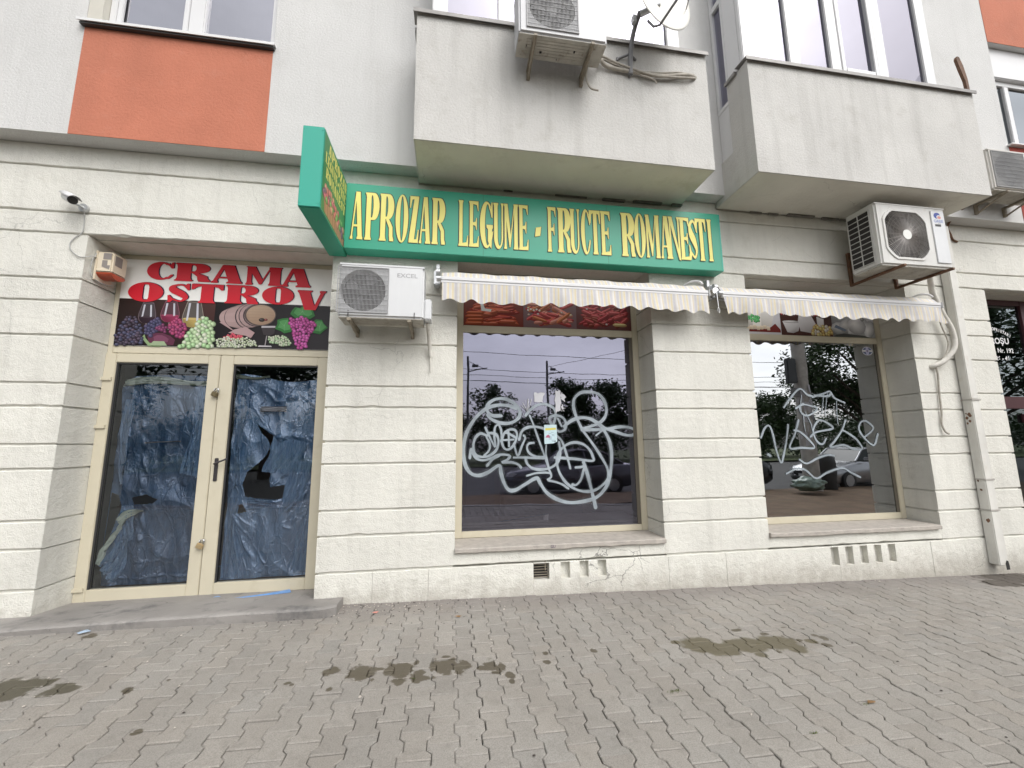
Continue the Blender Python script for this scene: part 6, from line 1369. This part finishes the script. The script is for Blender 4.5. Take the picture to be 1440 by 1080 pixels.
# ------------------------------------------------------------------ the street behind the viewer (seen mirrored in the glass)
def crown(mb, blobs, n, ls):
    for _ in range(n):
        cx, cy, cz, r, q = random.choice(blobs)
        while True:
            d = Vector((random.gauss(0, .5), random.gauss(0, .5), random.gauss(0, .42)))
            if d.length < 1.25: break
        p = Vector((cx, cy, cz))+d*r; a = Vector((random.uniform(-1, 1), random.uniform(-1, 1), random.uniform(-.6, .6))).normalized(); b = a.orthogonal().normalized(); b.rotate(Matrix.Rotation(random.uniform(0, 6.28), 3, a))
        s_ = ls*random.uniform(.6, 1.3); mb.add([p-a*s_, p+b*s_*.45, p+a*s_, p-b*s_*.45], [(0, 1, 2, 3)])
def tree(label, x, y, h, cr, n, ls, low=.35):
    t = thing("broadleaf_tree", label, "tree", (x, y, -.15), "street trees across the road"); tr = MB(); b = MB(); blobs = []
    tr.tube([(x, y, -.15), (x+.05, y, h*.25), (x-.05, y+.1, h*.5), (x, y, h*.8)], [h*.030, h*.024, h*.018, h*.006], 10)
    for k in range(26):
        a = random.uniform(0, 6.28); q = random.random()**.6; zz = h*random.uniform(low, .98); rr = cr*q*(1.05-abs(zz/h-.62)*1.3)
        p = Vector((x+rr*math.cos(a), y+rr*math.sin(a), zz)); blobs.append((p.x, p.y, p.z, cr*random.uniform(.22, .40), 1))
        tr.tube([(x, y, max(h*.22, zz-h*.22)), ((x+p.x)/2, (y+p.y)/2, zz-h*.07), tuple(p)], [h*.010, h*.006, h*.002], 5)
    tr.build("trunk", BARK, t); crown(b, blobs, n, ls); b.build("crown", LEAF, t); return t
tree("big leafy tree mirrored at the upper right of the right shop window", 20.6, -12.1, 9.1, 3.7, 32000, .10, .29)
tree("round tree mirrored in the dark upper part of the left door pane", -16, -15, 9, 3.6, 6000, .16)
tree("tall tree mirrored in the upper part of the right door pane", -9, -17, 10.5, 3.8, 6000, .17)
tree("darkest tree mirrored in the right-hand entrance glass", 31, -14, 11, 4.0, 6000, .17)
tl = MB(); bl = []
x = -75
while x < 75:
    hh = random.uniform(3.2, 5.6)
    for k in range(7): bl.append((x+random.gauss(0, 1.3), -32+random.uniform(-3, 2), random.uniform(.6, hh*.82), random.uniform(1.0, 1.7), 1))
    x += random.uniform(1.6, 3.0)
for (cx, tp) in ((3.9, 6.6), (10.6, 7.4), (11.6, 6.6), (15.2, 6.9), (16.4, 6.3), (30.5, 5.8), (33, 6.2)):
    for k in range(12): bl.append((cx+random.gauss(0, .75), -31+random.gauss(0, .7), tp-random.uniform(.3, 3.5), random.uniform(.6, 1.1), 1))
crown(tl, bl, 120000, .17); tag(tl.build("tree_line", LEAF), kind="stuff")
def steel_mast(x, y, label):
    t = thing("catenary_mast", label, "mast", (x, y, -.15), "tram line masts"); c = MB(); c.tube([(x, y, -.15), (x, y, 8.6)], [.12, .09], 10); c.build("pole", MASTM, t)
    c = MB(); c.tube([(x, y, 7.4), (x+1.6, y, 7.7)], .05, 8); c.tube([(x, y, 8.2), (x+1.2, y, 7.65)], .025, 6); c.box(x+.3, x+.8, y-.12, y+.12, 7.75, 7.95, .02); c.build("bracket_arm", MASTM, t)
steel_mast(1.5, -28, "tram mast with a side arm mirrored at the left of the graffitied window"); steel_mast(8.45, -29, "slim tram mast mirrored above the leaflet in the graffitied window")
wr = MB()
for z, y in ((6.9, -24), (6.55, -24.4), (6.2, -25), (7.7, -22), (5.9, -23)):
    pts = [(-70+i*5, y, z-.35*math.sin(math.pi*((i*5) % 35)/35)) for i in range(33)]; wr.tube(pts, .018, 5, caps=False)
for a, b in (((8.4, -29, 8.0), (24, -20, 10.5)), ((11.7, -6.9, 7.6), (60, -30, 9)), ((11.7, -6.9, 7.2), (60, -32, 8.2)), ((11.7, -6.9, 6.2), (60, -28, 7.0))): wr.tube([a, b], .016, 5, caps=False)
tag(wr.build("overhead_wires", DARK, None, at=(0, -24, 6.5)), "thin overhead tram wires mirrored across the sky in the shop windows", "wires")
UPo = thing("utility_pole", "thick concrete pole wrapped in torn posters, mirrored in the right shop window", "pole", (11.75, -6.85, -.1))
c = MB(); c.tube([(11.75, -6.85, -.12), (11.75, -6.85, .35), (11.75, -6.85, 8.5)], [.27, .235, .16], 20); c.build("shaft", CONC, UPo)
c = MB()
for k in range(26):
    a = R(random.uniform(20, 160)); z = random.uniform(1.3, 3.1); w_ = random.uniform(.03, .12); h = random.uniform(.05, .3); rr = .236
    c.add([(11.75+rr*math.cos(a+q*w_/rr), -6.85+rr*math.sin(a+q*w_/rr), z+s_*h+random.uniform(-.03, .03)) for q, s_ in ((-1, 0), (1, 0), (1, 1), (-1, 1))], [(0, 1, 2, 3)])
c.build("torn_poster", PAPER, UPo)
SB = thing("sign_back", "grey box of a road sign fixed to the concrete pole, mirrored in the right window", "sign", (11.4, -6.8, 3.3))
c = MB(); c.box(11.14, 11.50, -6.86, -6.70, 3.40, 4.24, .03); c.build("sign_case", mat("dark_sign_case", (.06, .065, .07), .5), SB)
c = MB(); c.box(11.48, 11.62, -6.84, -6.78, 3.55, 3.60); c.box(11.48, 11.62, -6.84, -6.78, 4.05, 4.10); c.box(11.30, 11.55, -6.84, -6.72, 2.95, 3.25, .02); c.build("fixing_arm", MASTM, SB)
gb = MB(); bm = bmesh.new(); bmesh.ops.create_icosphere(bm, subdivisions=4, radius=1)
for v in bm.verts:
    p = v.co; k = 1+.28*mnoise.noise(p*2.3)+.12*mnoise.noise(p*6); v.co = Vector((p.x*.46*k, p.y*.34*k, max(-.20, p.z*.21*k)))
bm.verts.index_update(); gb.add([(11.0+v.co.x, -6.25+v.co.y, .17+v.co.z) for v in bm.verts], [tuple(q.index for q in f.verts) for f in bm.faces], smooth=True); bm.free()
tag(gb.build("rubbish_bag", BAG, None, at=(11, -6.25, -.1)), "crumpled green plastic rubbish bag at the foot of the concrete pole", "bag")
bn = MB(); bn.tube([(12.55, -7.1, -.1), (12.55, -7.1, .75), (12.55, -7.1, .95), (12.55, -7.1, 1.05)], [.26, .30, .28, .12], 18); tag(bn.build("litter_bin", DARK, None, at=(12.55, -7.1, -.1)), "round black bin behind the concrete pole", "bin")

def car(label, x, y, rz, paint, L_=4.45):
    t = thing("parked_car", label, "car", (x, y, -.2), "cars parked along the road"); M_ = Matrix.Translation((x, y, -.2)) @ Matrix.Rotation(rz, 4, 'Z')
    def put(mb, nm, m): mb.v = [tuple(M_ @ Vector(q)) for q in mb.v]; return mb.build(nm, m, t)
    # stations along the length (front at -x): x, half width, sill z, belt z, crown inset
    st = [(-2.22, .55, .42, .60), (-2.15, .70, .26, .68), (-1.95, .80, .20, .76), (-1.4, .86, .18, .86), (-.75, .88, .18, .95), (0, .89, .18, .97), (.8, .89, .18, .98), (1.4, .88, .20, .99), (1.9, .84, .24, 1.0), (2.15, .74, .32, .96), (2.22, .62, .45, .85)]
    b = MB(); rings = []
    for sx_, hw, z0, z1 in st:
        r_ = [(-hw*.55, z1+.015), (-hw*.86, z1-.01), (-hw*.97, z1-.10), (-hw, (z0+z1)/2), (-hw*.97, z0+.08), (-hw*.85, z0)]
        rings.append([(sx_, a, c_) for a, c_ in r_]+[(sx_, -a, c_) for a, c_ in r_[::-1]])
    n = 12; b.add([q for r_ in rings for q in r_], [(i*n+k, i*n+(k+1) % n, (i+1)*n+(k+1) % n, (i+1)*n+k) for i in range(len(st)-1) for k in range(n)]+[tuple(range(n)), tuple(range(len(st)*n-1, len(st)*n-n-1, -1))], smooth=True)
    roof = [(-.30, .62, 1.36), (.1, .64, 1.43), (.7, .64, 1.43), (1.1, .60, 1.36)]
    b.add([(a, s_*w_, z) for a, w_, z in roof for s_ in (-1, 1)], [(2*i, 2*i+1, 2*i+3, 2*i+2) for i in range(3)], smooth=True)
    for s_ in (-1, 1):
        for p, q in (((-.82, s_*.74, .95), (-.30, s_*.63, 1.36)), ((1.75, s_*.72, 1.0), (1.1, s_*.61, 1.36)), ((.42, s_*.80, .97), (.38, s_*.655, 1.41))): b.tube([p, q], .035, 6)
        b.tube([(a, s_*(w_+.01), z) for a, w_, z in roof], .035, 6)
    put(b, "body", paint)
    g = MB(); gls = mat("car_glass", (.025, .032, .028), .12, var=0, spec=.35)
    lo = [(-.85, .74, .945), (-.3, .80, .96), (.7, .80, .97), (1.75, .72, .99)]; hi = [(-.31, .625, 1.35), (.1, .645, 1.415), (.7, .645, 1.415), (1.09, .605, 1.35)]
    for s_ in (-1, 1):
        v = [(a, s_*w_, z) for a, w_, z in lo]+[(a, s_*w_, z) for a, w_, z in hi]; g.add(v, [(i, i+1, 5+i, 4+i) for i in range(3)])
    g.poly([(-.85, -.74, .945), (-.85, .74, .945), (-.31, .62, 1.35), (-.31, -.62, 1.35)]); g.poly([(1.75, -.72, .99), (1.75, .72, .99), (1.09, .60, 1.35), (1.09, -.60, 1.35)]); put(g, "windows", gls)
    for sx_ in (-1.38, 1.32):
        for s_ in (-1, 1):
            w_ = MB(); w_.cyl((sx_, s_*.70, .31), (sx_, s_*.90, .31), .31, 24); wo = put(w_, "wheel", DARK)
            r_ = MB(); r_.cyl((sx_, s_*.895, .31), (sx_, s_*.908, .31), .20, 10); put(r_, "rim", STEEL).parent = wo
    hl = MB()
    for s_ in (-1, 1): hl.poly([(-2.20, s_*.60, .60), (-2.06, s_*.78, .60), (-1.90, s_*.815, .70), (-2.02, s_*.74, .735), (-2.17, s_*.60, .69)]); 
    put(hl, "headlight", mat("headlight_lens", (.55, .57, .60), .1, var=.05))
    gr = MB(); gr.box(-2.235, -2.20, -.42, .42, .46, .60, .01); gr.box(-2.19, -2.12, -.6, .6, .28, .38, .01); put(gr, "front_grille", DARK)
    pp = MB(); pp.box(-2.245, -2.236, -.26, .26, .40, .50); put(pp, "number_plate", PVC)
    for s_ in (-1, 1):
        m_ = MB(); m_.box(-.62, -.50, s_*.86, s_*1.02, .97, 1.10, .03); put(m_, "mirror", paint)
car("silver car parked behind the concrete pole, mirrored in the right shop window", 15.05, -8.4, R(-6), mat("silver_paint", (.52, .53, .55), .22, metal=.6, var=.02))
car("grey car mirrored behind the scrawls in the left shop window", 4.15, -9.0, R(2), mat("grey_car_paint", (.20, .20, .23), .2, metal=.5, var=.02))
car("dark car mirrored at the lower left of the right shop window", 9.0, -8.6, R(4), mat("black_car_paint", (.02, .022, .025), .15, var=.02, spec=.8))
for o in list(COL.objects):
    if o.type == 'MESH' and o.name.split('.')[0] in ("casing",): fixn(o)
